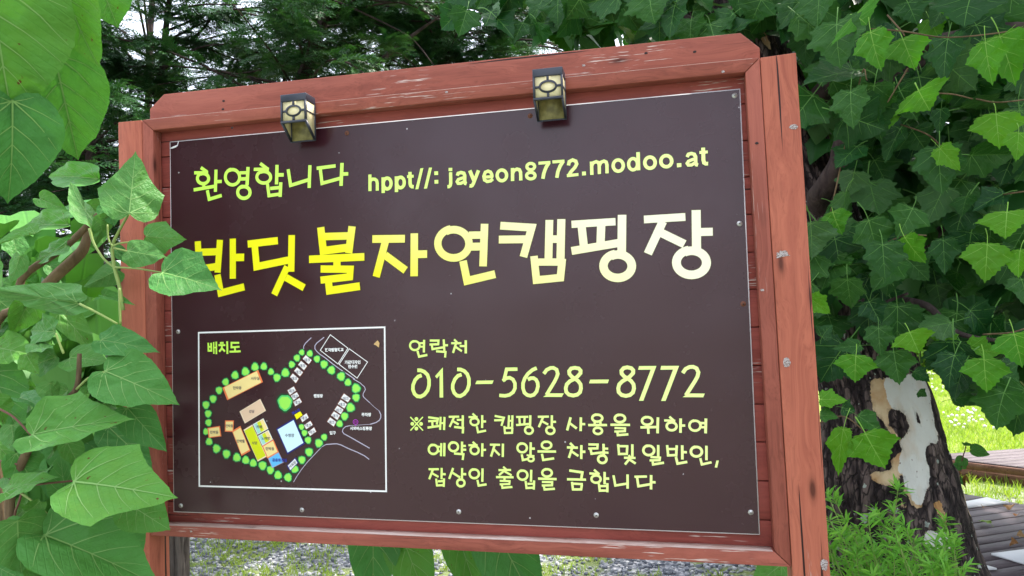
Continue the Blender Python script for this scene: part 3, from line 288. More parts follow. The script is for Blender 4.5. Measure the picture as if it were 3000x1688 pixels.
INK = {k: flat('ink_' + k, c, 0.4) for k, c in dict(cream=(0.95, 0.74, 0.30), orange=(0.90, 0.21, 0.07), tan=(0.80, 0.56, 0.38), paletan=(0.93, 0.72, 0.52),
      lime=(0.70, 0.76, 0.01), blue=(0.13, 0.52, 0.92), mauve=(0.45, 0.33, 0.45), pool=(0.68, 0.90, 0.95), navy=(0.012, 0.016, 0.20), white=(0.88, 0.86, 0.85),
      yellow=(0.93, 0.86, 0.0), brown=(0.20, 0.045, 0.018), lavender=(0.52, 0.47, 0.60), leaf=(0.34, 0.82, 0.10), leafrim=(0.10, 0.62, 0.16), dgreen=(0.006, 0.07, 0.02),
      ink=(0.04, 0.03, 0.09), blueink=(0.04, 0.05, 0.38), magenta=(0.42, 0.03, 0.45), red=(0.62, 0.06, 0.02), teal=(0.38, 0.72, 0.62)).items()}

# ------------------------------------------------------------------ the sign
SIGN = empty('sign_board', (0.0, 0.0, 0.0), 'large dark brown campsite sign in a red-brown timber frame with Korean lettering', 'sign')
def board(name, quad, y0, y1, mat, parent, bevel=0.0018, label=None):
    """a timber member: front face quad (x,z) x4 counter-clockwise seen from the front, from depth y0 back to y1"""
    q = np.array(quad, float); c = q.mean(0)
    e = [np.linalg.norm(q[(i+1) % 4] - q[i]) for i in range(4)]
    horiz = max(e[0], e[2]) >= max(e[1], e[3])
    d = (q[1] - q[0] + q[2] - q[3]) if horiz else (q[2] - q[1] + q[3] - q[0]); d = d / np.linalg.norm(d)
    ax = Vector((d[0], 0, d[1])); ay = Vector((0, 1, 0)); az = ax.cross(ay)
    if az.z < 0 and horiz: ax = -ax; az = ax.cross(ay)
    M = Matrix(((ax.x, ay.x, az.x, c[0]), (ax.y, ay.y, az.y, y0), (ax.z, ay.z, az.z, c[1]), (0, 0, 0, 1)))
    Mi = M.inverted()
    fr = [Mi @ Vector((x, y0, z)) for x, z in q]; bk = [Mi @ Vector((x, y1, z)) for x, z in q]
    g = Geo(); g.prism([tuple(v) for v in fr], [tuple(v) for v in bk])
    o = g.build(name, mat, parent, M)
    if bevel:
        b = o.modifiers.new('bevel', 'BEVEL'); b.width = bevel; b.segments = 2; b.limit_method = 'NONE'
    if label: o['label'] = label
    return o
# quads run: bottom-left, bottom-right, top-right, top-left
board('post', [(-0.8976, -0.05), (-0.8195, -0.05), (-0.8422, 2.0842), (-0.9196, 2.0851)], -0.034, 0.044, M_POST, SIGN)
rp = board('post', [(0.8515, -0.05), (0.9302, -0.05), (0.8967, 2.080), (0.8192, 2.0769)], -0.034, 0.044, M_POST, SIGN, label='paler post with weathered grey knots')
t1 = 0.0006
board('frame_rail', [(-0.8064 + t1, 2.053), (0.7849 - t1, 2.0473), (0.8180 - t1, 2.0777), (-0.8418 + t1, 2.0854)], -0.032, 0.0012, M_RAIL, SIGN)
board('frame_rail', [(-0.8296, 0.9245), (0.8350 - t1, 0.9166), (0.8010 - t1, 0.9491), (-0.7954 + t1, 0.9537)], -0.032, 0.0012, M_RAIL, SIGN)
board('frame_stile', [(-0.8300, 0.9252), (-0.7956, 0.9545), (-0.8066, 2.0525), (-0.8421, 2.0845)], -0.0318, 0.0012, M_RAIL, SIGN)
board('frame_stile', [(0.8013, 0.9500), (0.8352, 0.9170), (0.8182, 2.0770), (0.7852, 2.0470)], -0.0318, 0.0012, M_RAIL, SIGN)
# thin worn strip on top of the lower rail, where rain has taken the stain off
g = Geo(); g.box((-0.79, -0.0315, 0.0), (0.797, 0.0008, 0.0006)); o = g.build('worn_strip', M_WORN, SIGN, Matrix.Translation((0.0, 0, 0.9517)) @ Matrix.Rotation(math.radians(0.165), 4, 'Y'))
g = Geo(); g.box((-0.82, -0.0312, 0.0), (0.81, 0.0006, 0.0007)); o = g.build('worn_strip', M_WORN, SIGN, Matrix.Translation((-0.008, 0, 2.0813)) @ Matrix.Rotation(math.radians(0.265), 4, 'Y'))
# chamfered cap board behind the top rail
k = 1.009
cap = [(-0.8326, 2.060), (-0.8326, 2.1221), (-0.7858, 2.1599), (0.7806, 2.1489), (0.8223, 2.1081), (0.8214, 2.060)]
cap = [(0.573 + (x - 0.573) * k, 1.5 + (z - 1.5) * (k if z > 2.061 else 1)) for x, z in cap]
g = Geo(); g.prism([(x, 0, z - 2.11) for x, z in reversed(cap)], [(x, 0.026, z - 2.11) for x, z in reversed(cap)])
o = g.build('cap_board', M_RAIL, SIGN, Matrix.Translation((0, 0.003, 2.11))); b = o.modifiers.new('bevel', 'BEVEL'); b.width = 0.002; b.segments = 2
gaps = [2.0585, 1.9834, 1.8955, 1.8087, 1.7198, 1.6303, 1.5428, 1.4547, 1.3646, 1.2755, 1.1876, 1.0984, 1.0087, 0.921]
for i in range(13):
    z1, z0 = gaps[i] - 0.0010, gaps[i+1] + 0.0010
    xl = -0.8395 + (2.05 - z0) * 0.0107; xr = 0.8165 + (2.05 - z0) * 0.0150
    y = 0.002 + random.uniform(0, 0.0022)
    board('plank', [(xl, z0), (xr, z0), (xr, z1), (xl, z1)], y, 0.021, M_PLANK, SIGN, 0.0022)
g = Geo(); g.box((-.8385, .0216, .93), (.8180, .033, 2.05)); g.build('added_backing', M_PLANK, SIGN)  # added behind the planks so no daylight shows through the gaps
# weathered knots and nail marks in the timber
def knot(x, z, y, rx, rz, mat=M_KNOT, arc=(0, 2*pi)):
    n = 14; V = [(0, -0.0009, 0)]; 
    for i in range(n):
        a = arc[0] + (arc[1]-arc[0]) * i / (n-1 if arc[1] - arc[0] < 6.2 else n); r = random.uniform(0.78, 1.1)
        V.append((rx * r * math.cos(a), -0.0004, rz * r * math.sin(a)))
    F = [(0, i, i + 1) for i in range(1, n)] + ([(0, n, 1)] if arc[1]-arc[0] > 6.2 else [])
    F = [tuple(reversed(f)) for f in F]
    return mesh('knot', V, F, mat), Matrix.Translation((x, y, z))
for px, py, rx, rz in ((2293, 752, 0.016, 0.014), (2304, 1062, 0.009, 0.012), (2415, 1655, 0.008, 0.014), (2325, 372, 0.010, 0.006)):
    p = at(px, py, -0.0342); me, M = knot(p[0], p[2], -0.0343, rx, rz, M_KNOT, (0.1, pi + 0.3) if rx > 0.012 else (0, 2*pi)); link('knot', me, SIGN, M)
for px, py in ((2217, 420), (2233, 850), (2118, 210), (680, 375), (1308, 270), (560, 1557), (655, 296), (653, 320), (1710, 192), (1893, 156), (2035, 152)):
    Y = -0.0323 if py > 200 and px not in (655, 653) else 0.0027
    p = at(px, py, Y); me, M = knot(p[0], p[2], Y, 0.0045, 0.0030, M_KNOT if random.random() < .6 else M_HOLE); link('knot', me, SIGN, M)
# the printed board: white-edged sheet, print on top of it
PANEL = None
pc = [(-0.7758, 0.9823), (0.7745, 0.9769), (0.7755, 2.0184), (-0.7744, 2.0242)]
g = Geo(); g.prism([(x, -0.0040, z) for x, z in pc], [(x, -0.0008, z) for x, z in pc]); PANEL = g.build('panel', M_EDGE, SIGN)
ins = lambda d: [(-0.7758 + d, 0.9823 + d), (0.7745 - d, 0.9769 + d), (0.7755 - d, 2.0184 - d), (-0.7744 + d, 2.0242 - d)]
V = [(x, -0.0046, z) for x, z in ins(0.0022)]
link('print_sheet', mesh('print_sheet', V, [(0, 1, 2, 3)], M_PRINT), PANEL)

# ---- lettering: flat print, every stroke a hair above the one before
def up(p): return np.array([p[0] * 1e-4, 1.5 + p[1] * 1e-4])
class Ink:
    def __init__(s): s.V = []; s.F = []; s.M = []; s.n = 0; s.lay = 0
    def poly(s, P, y, m, closed_fan=True):
        P = [np.asarray(p) for p in P]
        area = sum(P[i][0]*P[(i+1) % len(P)][1] - P[(i+1) % len(P)][0]*P[i][1] for i in range(len(P)))
        if area < 0: P = P[::-1]
        s.V += [(p[0], y, p[1]) for p in P]; s.F.append(tuple(range(s.n, s.n + len(P)))); s.M.append(m); s.n += len(P)
    def strip(s, P, w, y, m, closed=False, ext=0.0):
        P = [np.asarray(p, float) for p in P]
        if ext and not closed:
            a = P[0] - P[1]; b = P[-1] - P[-2]; P[0] = P[0] + a / np.linalg.norm(a) * ext; P[-1] = P[-1] + b / np.linalg.norm(b) * ext
        n = len(P); L, R = [], []
        for i in range(n):
            d0 = P[i] - P[i-1] if (i or closed) else P[1] - P[0]; d1 = P[(i+1) % n] - P[i] if (i < n-1 or closed) else P[-1] - P[-2]
            d0 = d0 / np.linalg.norm(d0); d1 = d1 / np.linalg.norm(d1); t = d0 + d1; t = t / (np.linalg.norm(t) + 1e-9); nn = np.array([-t[1], t[0]])
            k = 1 / max(0.45, abs(nn @ np.array([-d0[1], d0[0]]))); L.append(P[i] + nn * w / 2 * k); R.append(P[i] - nn * w / 2 * k)
        b = s.n
        for i in range(n): yy = y - i * 2e-6; s.V += [(L[i][0], yy, L[i][1]), (R[i][0], yy, R[i][1])]
        for i in range(n if closed else n - 1):
            j = (i + 1) % n; s.F.append((b+2*i+1, b+2*j+1, b+2*j, b+2*i)); s.M.append(m)
        s.n += 2 * n
    def strokes(s, D, rim=0.0, y=-0.0050, dy=0.0004, layer=4.5e-5):
        """D: [w, pts...] | [0, polygon] | [-w, centre, rx vector, ry vector]; material 0 ink, 1 rim"""
        for i, d in enumerate(D):
            w = d[0] * 1e-4; o = (i % 9) * layer
            if w > 0:
                P = [up(p) for p in d[1:]]
                if rim: s.strip(P, w + 2*rim, y - o * 0.3, 1, ext=rim)
                s.strip(P, w, y - dy - o, 0)
            elif d[0] == 0:
                P = [up(p) for p in d[1:]]; s.poly(P, y - dy - o, 0)
                if rim: s.strip(P, 2*rim, y - o * 0.3, 1, closed=True)
            else:
                c = up(d[1]); a = np.array(d[2]) * 1e-4; b = np.array(d[3]) * 1e-4; w = -w; N = 36; P = []
                full = np.linalg.norm(a) < w * 0.62
                if full:
                    P = [c + 2*a * math.cos(2*pi*j/N) + 2*b * math.sin(2*pi*j/N) for j in range(N)]; s.poly(P, y - dy - o, 0); s.strip(P, 2*rim, y - o*.3, 1, closed=True); continue
                if len(d) > 4:              # plain closed ring
                    P = [c + a * math.cos(2*pi*j/N) + b * math.sin(2*pi*j/N) for j in range(N)]
                    if rim: s.strip(P, w + 2*rim, y - o * 0.3, 1, closed=True)
                    s.strip(P, w, y - dy - o, 0, closed=True); continue
                for j in range(N + 3):      # hand-drawn ring: starts a little wide, ends inside itself
                    t = math.radians(100) + 2*pi * j / N; k = 1.05 - 0.07 * j / N
                    P.append(c + a * math.cos(t) * k + b * math.sin(t) * k)
                if rim: s.strip(P, w + 2*rim, y - o * 0.3, 1)
                s.strip(P, w, y - dy - o, 0)
    def build(s, name, mats, label=None):
        o = link(name, mesh(name, s.V, s.F, mats, s.M), PANEL)
        if label: o['label'] = label
        return o
for key, rim, ink, rimk, lab in (('TITLE', 0.0014, I_TITLE, I_BROWN, 'big yellow to cream Korean title'), ('GREET', 0.0012, I_GREEN, I_DARK, 'bright green Korean greeting'),
      ('PHONE', 0.0011, I_LIME, I_DARK, 'lime green telephone number'), ('URLS', 0.0009, I_LIME, I_DARK, 'lime green web address line'), ('CONTACT', 0.0009, I_LIME, I_DARK, 'small lime heading above the telephone number'),
      ('NOTICE', 0.0009, I_LIME, I_DARK, 'three lines of lime Korean notice')):
    k = Ink(); k.strokes(PRINT[key], rim); k.build('lettering', [ink, rimk], lab)

def textmesh(body, offset=0.0):
    c = bpy.data.curves.new('lettering', 'FONT'); c.body = body; c.size = 1.0; c.offset = offset; c.resolution_u = 3; c.fill_mode = 'FRONT'
    o = bpy.data.objects.new('lettering', c); COL.objects.link(o); bpy.context.view_layer.update()
    ev = o.evaluated_get(bpy.context.evaluated_depsgraph_get()); me = ev.to_mesh()
    V = np.array([v.co[:] for v in me.vertices]).reshape(-1, 3); F = [tuple(p.vertices) for p in me.polygons]
    ev.to_mesh_clear(); bpy.data.objects.remove(o); bpy.data.curves.remove(c)
    return V, F
# ---- the site map
k = Ink(); fr = [up(p) for p in PRINT['MAPFRAME']]
fc = sum(fr) / 4; frc = [p + (fc - p) / np.linalg.norm(fc - p) * 0.0028 for p in fr]
k.strip(frc, 0.0043, -0.0050, 0, closed=True); k.build('map_border', [INK['white']])
k = Ink(); k.strokes(PRINT['ROADS'], 0.0, y=-0.0048, dy=0.0001, layer=2e-5); k.build('map_roads', [INK['lavender']])
for B in PRINT['BOXES']: k = Ink(); k.strip([up(p) for p in B], 0.0019, -0.0050, 0, closed=True); k.build('map_outline', [INK['white']])
for i, (x, z, r) in enumerate(PRINT['TREES']):
    k = Ink()
    c = up((x, z)); r = r * 1e-4; ph = random.uniform(0, 6); N = 22
    for s_, y, mi in ((1.22, -0.0050, 2), (1.0, -0.0053, 1), (0.80, -0.0056, 0)):
        k.poly([c + r * s_ * (1 + 0.045 * math.sin(7*t + ph) + 0.07 * math.sin(3*t + 2*ph) + 0.04 * math.sin(11*t + 3*ph)) * np.array([math.cos(t), math.sin(t)]) for t in np.linspace(0, 2*pi, N, endpoint=False)], y - (i % 5) * 2e-5, mi)
    k.build('map_tree', [INK['leaf'], INK['leafrim'], INK['dgreen']])
keys = list(INK)
for i, (f, b, *P) in enumerate(PRINT['QUADS']):
    k = Ink()
    P = [up(p) for p in P]; c = sum(P) / 4; w = 0.0042 if b in ('orange', 'navy') else 0.0022; y = -0.0057 - (i % 4) * 3e-5
    k.poly([c + (p - c) * 1.04 for p in P], y, keys.index(b))
    q = [p + (c - p) / np.linalg.norm(c - p) * w * 0.75 for p in P]
    if f == 'multi':
        a0, a1, a2, a3 = q
        for j, cc in enumerate(('teal', 'lime', 'cream')):
            s0, s1 = j / 3, (j + 1) / 3
            k.poly([a0 + (a1 - a0) * s0, a0 + (a1 - a0) * s1, a3 + (a2 - a3) * s1, a3 + (a2 - a3) * s0], y - 1.5e-4, keys.index(cc))
    else: k.poly(q, y - 1.5e-4, keys.index(f))
    k.build('map_building', [INK[q_] for q_ in keys])
k = Ink()
bx = up(PRINT['BUS'])
k.strip([bx + 0.0068 * np.array([math.cos(t), math.sin(t) * 0.9]) for t in np.linspace(0, 2*pi, 22, endpoint=False)], 0.0016, -0.0054, keys.index('magenta'), closed=True)
k.strip([bx + np.array([0, -0.0065]), bx + np.array([0.0001, -0.0105])], 0.0022, -0.0053, keys.index('magenta'))
k.strip([bx + np.array([-0.003, -0.002]), bx + np.array([0.003, -0.002]), bx + np.array([0.003, 0.002]), bx + np.array([-0.003, 0.002])], 0.0009, -0.0055, keys.index('magenta'), closed=True)
k.build('map_bus_stop', [INK[q] for q in keys])
_c = {}
for body, x, z, w, c, rot in PRINT['TXT']:
    off = {'w': 0.045, 'k': 0.012, 'n': 0.03}[c]
    if (body, off) not in _c: _c[(body, off)] = textmesh(body, off)
    g = Geo(); V, F = _c[(body, off)]; p = up((x, z)); lo, hi = V[:, :2].min(0), V[:, :2].max(0); s_ = w * 1e-4 / (hi[0] - lo[0])
    X = (V[:, 0] - (lo[0]+hi[0])/2) * s_; Z = (V[:, 1] - (lo[1]+hi[1])/2) * s_; t = math.radians(rot)
    g.add(np.stack([p[0] + X*math.cos(t) - Z*math.sin(t), np.full(len(X), -0.0064), p[1] + X*math.sin(t) + Z*math.cos(t)], 1), F, {'w': 0, 'k': 1, 'n': 2}[c])
    g.build('map_lettering', [INK['white'], INK['ink'], INK['blueink']], PANEL)
k = Ink(); k.strokes(PRINT['MAPTITLE'], 0.0009); k.build('lettering', [I_GREEN, I_DARK], 'green heading inside the map frame')

# ---- screws: washer, head and recess
def screw_mesh(mat):
    g = Geo(); n = 14
    ring = lambda r, y: [(r * math.cos(2*pi*j/n), y, r * math.sin(2*pi*j/n)) for j in range(n)]
    g.prism(list(reversed(ring(0.0062, -0.0012))), list(reversed(ring(0.0066, 0.0)))); g.prism(list(reversed(ring(0.0038, -0.0024))), list(reversed(ring(0.0042, -0.0011))))
    g.prism(list(reversed(ring(0.0016, -0.0026))), list(reversed(ring(0.0016, -0.0022))), 1)
    return mesh('screw', np.concatenate(g.V), g.F, [mat, M_HOLE], g.M)
sm = [screw_mesh(M_SCREW), screw_mesh(M_RUST)]
for i, p in enumerate(PRINT['SCREWS']):
    q = up(p); link('screw', sm[1 if i in (1, 2, 9) else 0], PANEL, Matrix.Translation((q[0], -0.0046, q[1])) @ Matrix.Rotation(random.uniform(-.12, .12), 4, 'X'))
# torn, curled corner at the upper left of the board
g = Geo(); tl = np.array([-0.7744, 2.0242])
g.add([(tl[0] + .001, -0.0062, tl[1] - .020), (tl[0] + .012, -0.010, tl[1] - .0225), (tl[0] + .024, -0.008, tl[1] - .019), (tl[0] + .027, -0.0065, tl[1] - .012), (tl[0] + .016, -0.0125, tl[1] - .0175)],
      [(0, 1, 4), (1, 2, 4), (2, 3, 4)]); g.add([(tl[0] + .024, -0.0055, tl[1] - .016), (tl[0] + .0265, -0.0055, tl[1] - .016), (tl[0] + .031, -0.0055, tl[1] - .001), (tl[0] + .0285, -0.0055, tl[1] - .001)], [(0, 1, 2, 3)])
g.build('torn_corner', M_EDGE, PANEL)
# a dry scrap of leaf stuck to the map
q = up(PRINT['SCRAP']); g = Geo()
g.add([(q[0] - .009, -0.0074, q[1] - .001), (q[0] - .001, -0.0105, q[1] - .004), (q[0] + .006, -0.0076, q[1] - .010), (q[0] + .008, -0.0080, q[1] + .002), (q[0] + .004, -0.0092, q[1] + .009), (q[0] - .001, -0.0080, q[1] + .006)], [(0, 1, 5), (1, 2, 3), (1, 3, 4), (1, 4, 5)])
o = g.build('leaf_scrap', flat('dry_tan_leaf', (0.62, 0.40, 0.17), 0.7)); tag(o, 'tiny tan scrap of dry leaf stuck to the upper right corner of the sign map', 'leaf')

# ------------------------------------------------------------------ two lantern lights on the top rail
M_LAMP = flat('lamp_black', (0.030, 0.033, 0.050), 0.38, 0.5)
def opal():
    t = NT('cream_pane'); nz = t.noise(t.obj(), 20.0, 3.0)
    col = t.mix(nz, (0.92, 0.78, 0.42, 1), (0.95, 0.85, 0.54, 1))
    b = t.bsdf(col, 0.35, 0.5); tr = t.n('BsdfTranslucent', None, Color=(0.9, 0.78, 0.45, 1)).outputs[0]
    mx = t.n('MixShader', None, Fac=0.12); t.t.links.new(b, mx.inputs[1]); t.t.links.new(tr, mx.inputs[2]); return t.out(mx.outputs[0])
M_OPAL = opal()
t = NT('dirty_olive_back'); nz = t.noise(t.obj(), 28.0, 3.0); M_OLIVE = t.out(t.bsdf(t.ramp(nz, [(0.35, (0.14, 0.12, 0.045)), (0.65, (0.38, 0.33, 0.13))]), 0.4))
LW, LD, LF, LB = 0.0730, 0.051, 0.0705, 0.113      # width, depth, height of the front, height at the back
def lamp_parts(root, base):
    """origin: top centre of the back; +y into the board"""
    M = Matrix.Translation(base); w = LW / 2
    g = Geo(); g.box((-w, -LD, -0.019), (w, 0, 0))
    o = g.build('cap', M_LAMP, root, M); b = o.modifiers.new('bevel', 'BEVEL'); b.width = .0015; b.segments = 2
    g = Geo(); g.box((-w + .001, -0.0030, -LB), (w - .001, -0.0008, -0.0195)); g.build('back_plate', M_OLIVE, root, M)
    # black bars of the body
    g = Geo(); b_ = 0.0050
    for s_ in (-1, 1):
        x0, x1 = sorted((s_ * w, s_ * (w - b_)))
        g.box((x0, -LD, -LF), (x1, -LD + b_, -0.0192))                                             # front corner
        g.box((x0, -0.0044, -LB), (x1, 0.0, -0.0192))                                              # back corner
        g.prism([(x1, -LD + b_ * 1.05, -LF + .0005), (x1, -0.0046, -LB + .006), (x1, -0.0046, -LB), (x1, -LD + .0003, -LF - .0052)], [(x0, -LD + b_ * 1.05, -LF + .0005), (x0, -0.0046, -LB + .006), (x0, -0.0046, -LB), (x0, -LD + .0003, -LF - .0052)])
        g.box((x0, -LD + b_ + .0002, -0.0475), (x1, -0.0047, -0.0437))                             # side glazing bar
    g.box((-w + .0002, -LD - .0006, -LF - .0055), (w - .0002, -LD + b_ - .0003, -LF + .0004))      # sill of the front
    g.box((-w + .0003, -0.0043, -LB - .0018), (w - .0003, -0.0003, -LB + .0012))
    g.build('body_frame', M_LAMP, root, M)
    # front lattice: upright and cross bars that end at an oval ring
    g = Geo(); cz = -0.0445; rx, rz = 0.0200, 0.0132; y0, y1 = -LD + .0004, -LD + .0030
    for lo, hi in (((-.0029, y0, cz + rz + .0012), (.0029, y1, -0.0193)), ((-.0029, y0, -LF + .0006), (.0029, y1, cz - rz - .0012)), ((-w + b_, y0, cz - .0027), (-rx - .0012, y1, cz + .0027)), ((rx + .0012, y0, cz - .0027), (w - b_, y1, cz + .0027))): g.box(lo, hi)
    N = 32
    ring = lambda s_, y: [((rx + s_) * math.cos(2*pi*j/N), y, cz + (rz + s_) * math.sin(2*pi*j/N)) for j in range(N)]
    A, B, C, D = ring(-.0023, y0 - .0003), ring(.0023, y0 - .0003), ring(-.0023, y1), ring(.0023, y1)
    V = A + B + C + D; F = []
    for j in range(N):
        k_ = (j+1) % N; F += [(j, k_, N + k_, N + j), (N + j, N + k_, 3*N + k_, 3*N + j), (2*N + j, j + 0, k_, 2*N + k_)][:]
    g.add(V, F); g.build('lattice', M_LAMP, root, M)
    g = Geo(); g.box((-w + b_ + .0002, -LD + .0034, -LF + .0006), (w - b_ - .0002, -LD + .0048, -0.0194)); g.build('front_pane', M_OPAL, root, M)
    for s_ in (-1, 1):
        x = s_ * (w - .0022); P = [(-LD + b_ + .001, -0.0196), (-LD + b_ + .001, -LF - .001), (-0.0048, -LB + .004), (-0.0048, -0.0196)]
        g = Geo(); g.prism([(x - .0006, y, z) for y, z in P], [(x + .0006, y, z) for y, z in P]); g.build('side_pane', M_OPAL, root, M)
for px, lab in (((-0.3405, -0.0342, 2.0935), 'black lantern light with cream panes, left one on the top rail of the sign'), ((0.3290, -0.0342, 2.0885), 'black lantern light with cream panes, right one on the top rail of the sign')):
    r = empty('wall_lamp', px, lab, 'lamp', 'lantern lights on the sign frame'); lamp_parts(r, px)
# ------------------------------------------------------------------ leaves
def outline(right, n, teeth=0.0, tn=26, seed=0):
    R = np.array(right, float); P = np.vstack([R, R[-2:0:-1] * [-1, 1]]); P = np.vstack([P, P[:1]])
    d = np.concatenate([[0], np.cumsum(np.linalg.norm(np.diff(P, axis=0), axis=1))]); s = np.linspace(0, d[-1], n, endpoint=False)
    Q = np.stack([np.interp(s, d, P[:, i]) for i in (0, 1)], 1)
    if teeth:
        r = np.random.default_rng(seed); c = np.array([0, 0.38]); v = Q - c; v /= np.linalg.norm(v, axis=1)[:, None]
        k = np.where(np.arange(n) % 2, 1.0, -0.8) * r.uniform(0.5, 1.2, n); k[0] = 0; k[n // 2] = 0.4; Q = Q + v * (teeth * k)[:, None]
    return Q
CATALPA = [(0, 0), (.10, -.075), (.25, -.09), (.38, -.01), (.46, .12), (.485, .28), (.46, .42), (.37, .58), (.24, .76), (.10, .93), (.035, .985), (0, 1.04)]
CATALPA3 = [(0, 0), (.10, -.07), (.26, -.08), (.39, .01), (.46, .15), (.50, .30), (.535, .46), (.44, .52), (.34, .60), (.22, .76), (.10, .92), (.03, .98), (0, 1.05)]
PLANE5 = [(0, .02), (.10, -.02), (.25, -.04), (.42, .02), (.56, .09), (.50, .18), (.48, .26), (.56, .34), (.645, .47), (.52, .49), (.44, .55), (.34, .58), (.335, .66), (.25, .74), (.20, .84), (.09, .91), (0, 1.02)]
PLANE3 = [(0, .02), (.14, .0), (.30, .03), (.44, .11), (.46, .20), (.56, .29), (.62, .43), (.50, .46), (.42, .53), (.33, .56), (.325, .64), (.25, .72), (.18, .82), (.08, .90), (0, 1.0)]
def leafgeo(right, n, fold, droop, wave, seed, veins=None, petiole=0.0, teeth=0.0, rings=(.3, .62, 1.0), curl=0.0):
    r = np.random.default_rng(seed); Q = outline(right, n, teeth, seed=seed); c = np.array([0.0, 0.40]); ph = r.uniform(0, 6.28, 4); sk = r.uniform(-.06, .06)
    def H(p):
        p = np.asarray(p, float); x, y = p[..., 0], p[..., 1]; rr = np.hypot(x, y - .4); th = np.arctan2(x, y - .4)
        return fold * np.abs(x) - droop * (y - .15)**2 * np.sign(y - .15) + wave * rr**1.5 * (np.sin(5*th + ph[0]) + .6*np.sin(9*th + ph[1])) + curl * x * np.abs(x) + .03 * np.sin(6*y + ph[2]) * x
    V = [c]; F = []
    for f in rings: V += [c + (q - c) * f for q in Q]
    V = np.array(V); V3 = np.column_stack([V[:, 0] + sk * V[:, 1]**2, V[:, 1], H(V)])
    for j in range(n): F.append((0, 1 + (j+1) % n, 1 + j))
    for k in range(len(rings) - 1):
        a, b = 1 + k*n, 1 + (k+1)*n
        F += [(a + j, a + (j+1) % n, b + (j+1) % n, b + j) for j in range(n)]
    # outline runs right side first (clockwise seen from +z): flip so +z is the upper face
    nrm = 0.0
    for f in F[:n]:
        p, q, s = V3[list(f)]; nrm += np.cross(q - p, s - p)[2]
    if nrm < 0: F = [tuple(reversed(f)) for f in F]
    M = [0] * len(F); V3 = list(map(tuple, V3))
    for pts, w in (veins or []):
        S_ = spline(pts, 6); n_ = len(S_); T = np.gradient(S_, axis=0); T /= np.linalg.norm(T, axis=1)[:, None]; N = np.stack([-T[:, 1], T[:, 0]], 1)
        for side in (1, -1):
            b = len(V3)
            for i in range(n_):
                ww = w * (1 - .72 * i / (n_ - 1))
                for s_ in (-1, 1):
                    p = S_[i] + N[i] * ww * s_ / 2; V3.append((p[0] + sk * p[1]**2, p[1], H(p) + side * (.0045 + .2 * ww)))
            for i in range(n_ - 1):
                f = (b+2*i, b+2*i+1, b+2*i+3, b+2*i+2); F.append(tuple(reversed(f)) if side > 0 else f); M.append(1)
    if petiole:
        P = spline([(0, .02, H((0, .02))), (0, -petiole*.5, H((0, 0)) - .04), (0.02, -petiole, -.16)], 5); tv, tf = tube(P, [.013, .012, .012, .013, .016], 5); b = len(V3)
        V3 += list(map(tuple, tv)); F += [tuple(i + b for i in f) for f in tf]; M += [1] * len(tf)
    return np.array(V3), F, M
CV = [([(0, 0), (0, .5), (0, 1.0)], .022)] + [([(0, y0), (s * x1 * .55, y0 + (y1 - y0) * .45), (s * x1, y1)], w) for s in (-1, 1) for y0, x1, y1, w in ((.01, .43, .16, .013), (.01, .42, .42, .015), (.02, .20, -.05, .009), (.24, .36, .55, .011), (.42, .25, .70, .010), (.60, .15, .84, .008))]
PV = [([(0, .02), (0, .5), (0, .96)], .020)] + [([(0, .05), (s * x1 * .5, y0 + (y1 - .05) * .55), (s * x1, y1)], w) for s in (-1, 1) for y0, x1, y1, w in ((.05, .58, .44, .015), (.04, .48, .10, .010))] + [([(0, y0), (s * x1 * .55, (y0 + y1) / 2), (s * x1, y1)], .009) for s in (-1, 1) for y0, x1, y1 in ((.35, .24, .56), (.55, .15, .74), (.06, .34, -.01))]
M_CAT = leafmat('broad_leaf', (0.058, 0.200, 0.046), (0.085, 0.225, 0.050), (0.095, 0.255, 0.034), 0.14, 0.47, 0.17, 0.35, 1.8)
M_CATV = flat('broad_leaf_vein', (0.17, 0.33, 0.085), 0.5)
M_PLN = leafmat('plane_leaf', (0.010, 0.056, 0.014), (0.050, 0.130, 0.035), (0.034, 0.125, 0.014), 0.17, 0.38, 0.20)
M_PLNB = leafmat('sunlit_plane_leaf', (0.060, 0.235, 0.014), (0.090, 0.230, 0.040), (0.110, 0.300, 0.012), 0.34, 0.42, 0.22)  # same plane leaf, brighter: sunlight is put into the green
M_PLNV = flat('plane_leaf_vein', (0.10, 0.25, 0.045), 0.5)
M_PLNBV = flat('sunlit_plane_leaf_vein', (0.20, 0.42, 0.05), 0.5)  # vein brightened along with the sunlit blade colour
def leafvariants(name, shapes, n, veins, mats, count, teeth=0.0, petiole=.5):
    out = []
    for i in range(count):
        r = np.random.default_rng(100 + i); sh = shapes[i % len(shapes)]
        V, F, M = leafgeo(sh, n, r.uniform(.06, .30), r.uniform(.05, .28), r.uniform(.03, .10), i * 7 + 3, veins, petiole, teeth, curl=r.uniform(-.35, .15))
        out.append(mesh(name, V, F, mats, M, True))
    return out
CAT = leafvariants('leaf', [CATALPA, CATALPA3], 64, CV, [M_CAT, M_CATV], 8, .0035, .0)
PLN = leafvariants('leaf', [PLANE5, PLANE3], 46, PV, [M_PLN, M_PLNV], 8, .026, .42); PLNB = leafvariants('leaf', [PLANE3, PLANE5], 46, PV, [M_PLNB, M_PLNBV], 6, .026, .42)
UP = np.array([0, 0, 1.0])
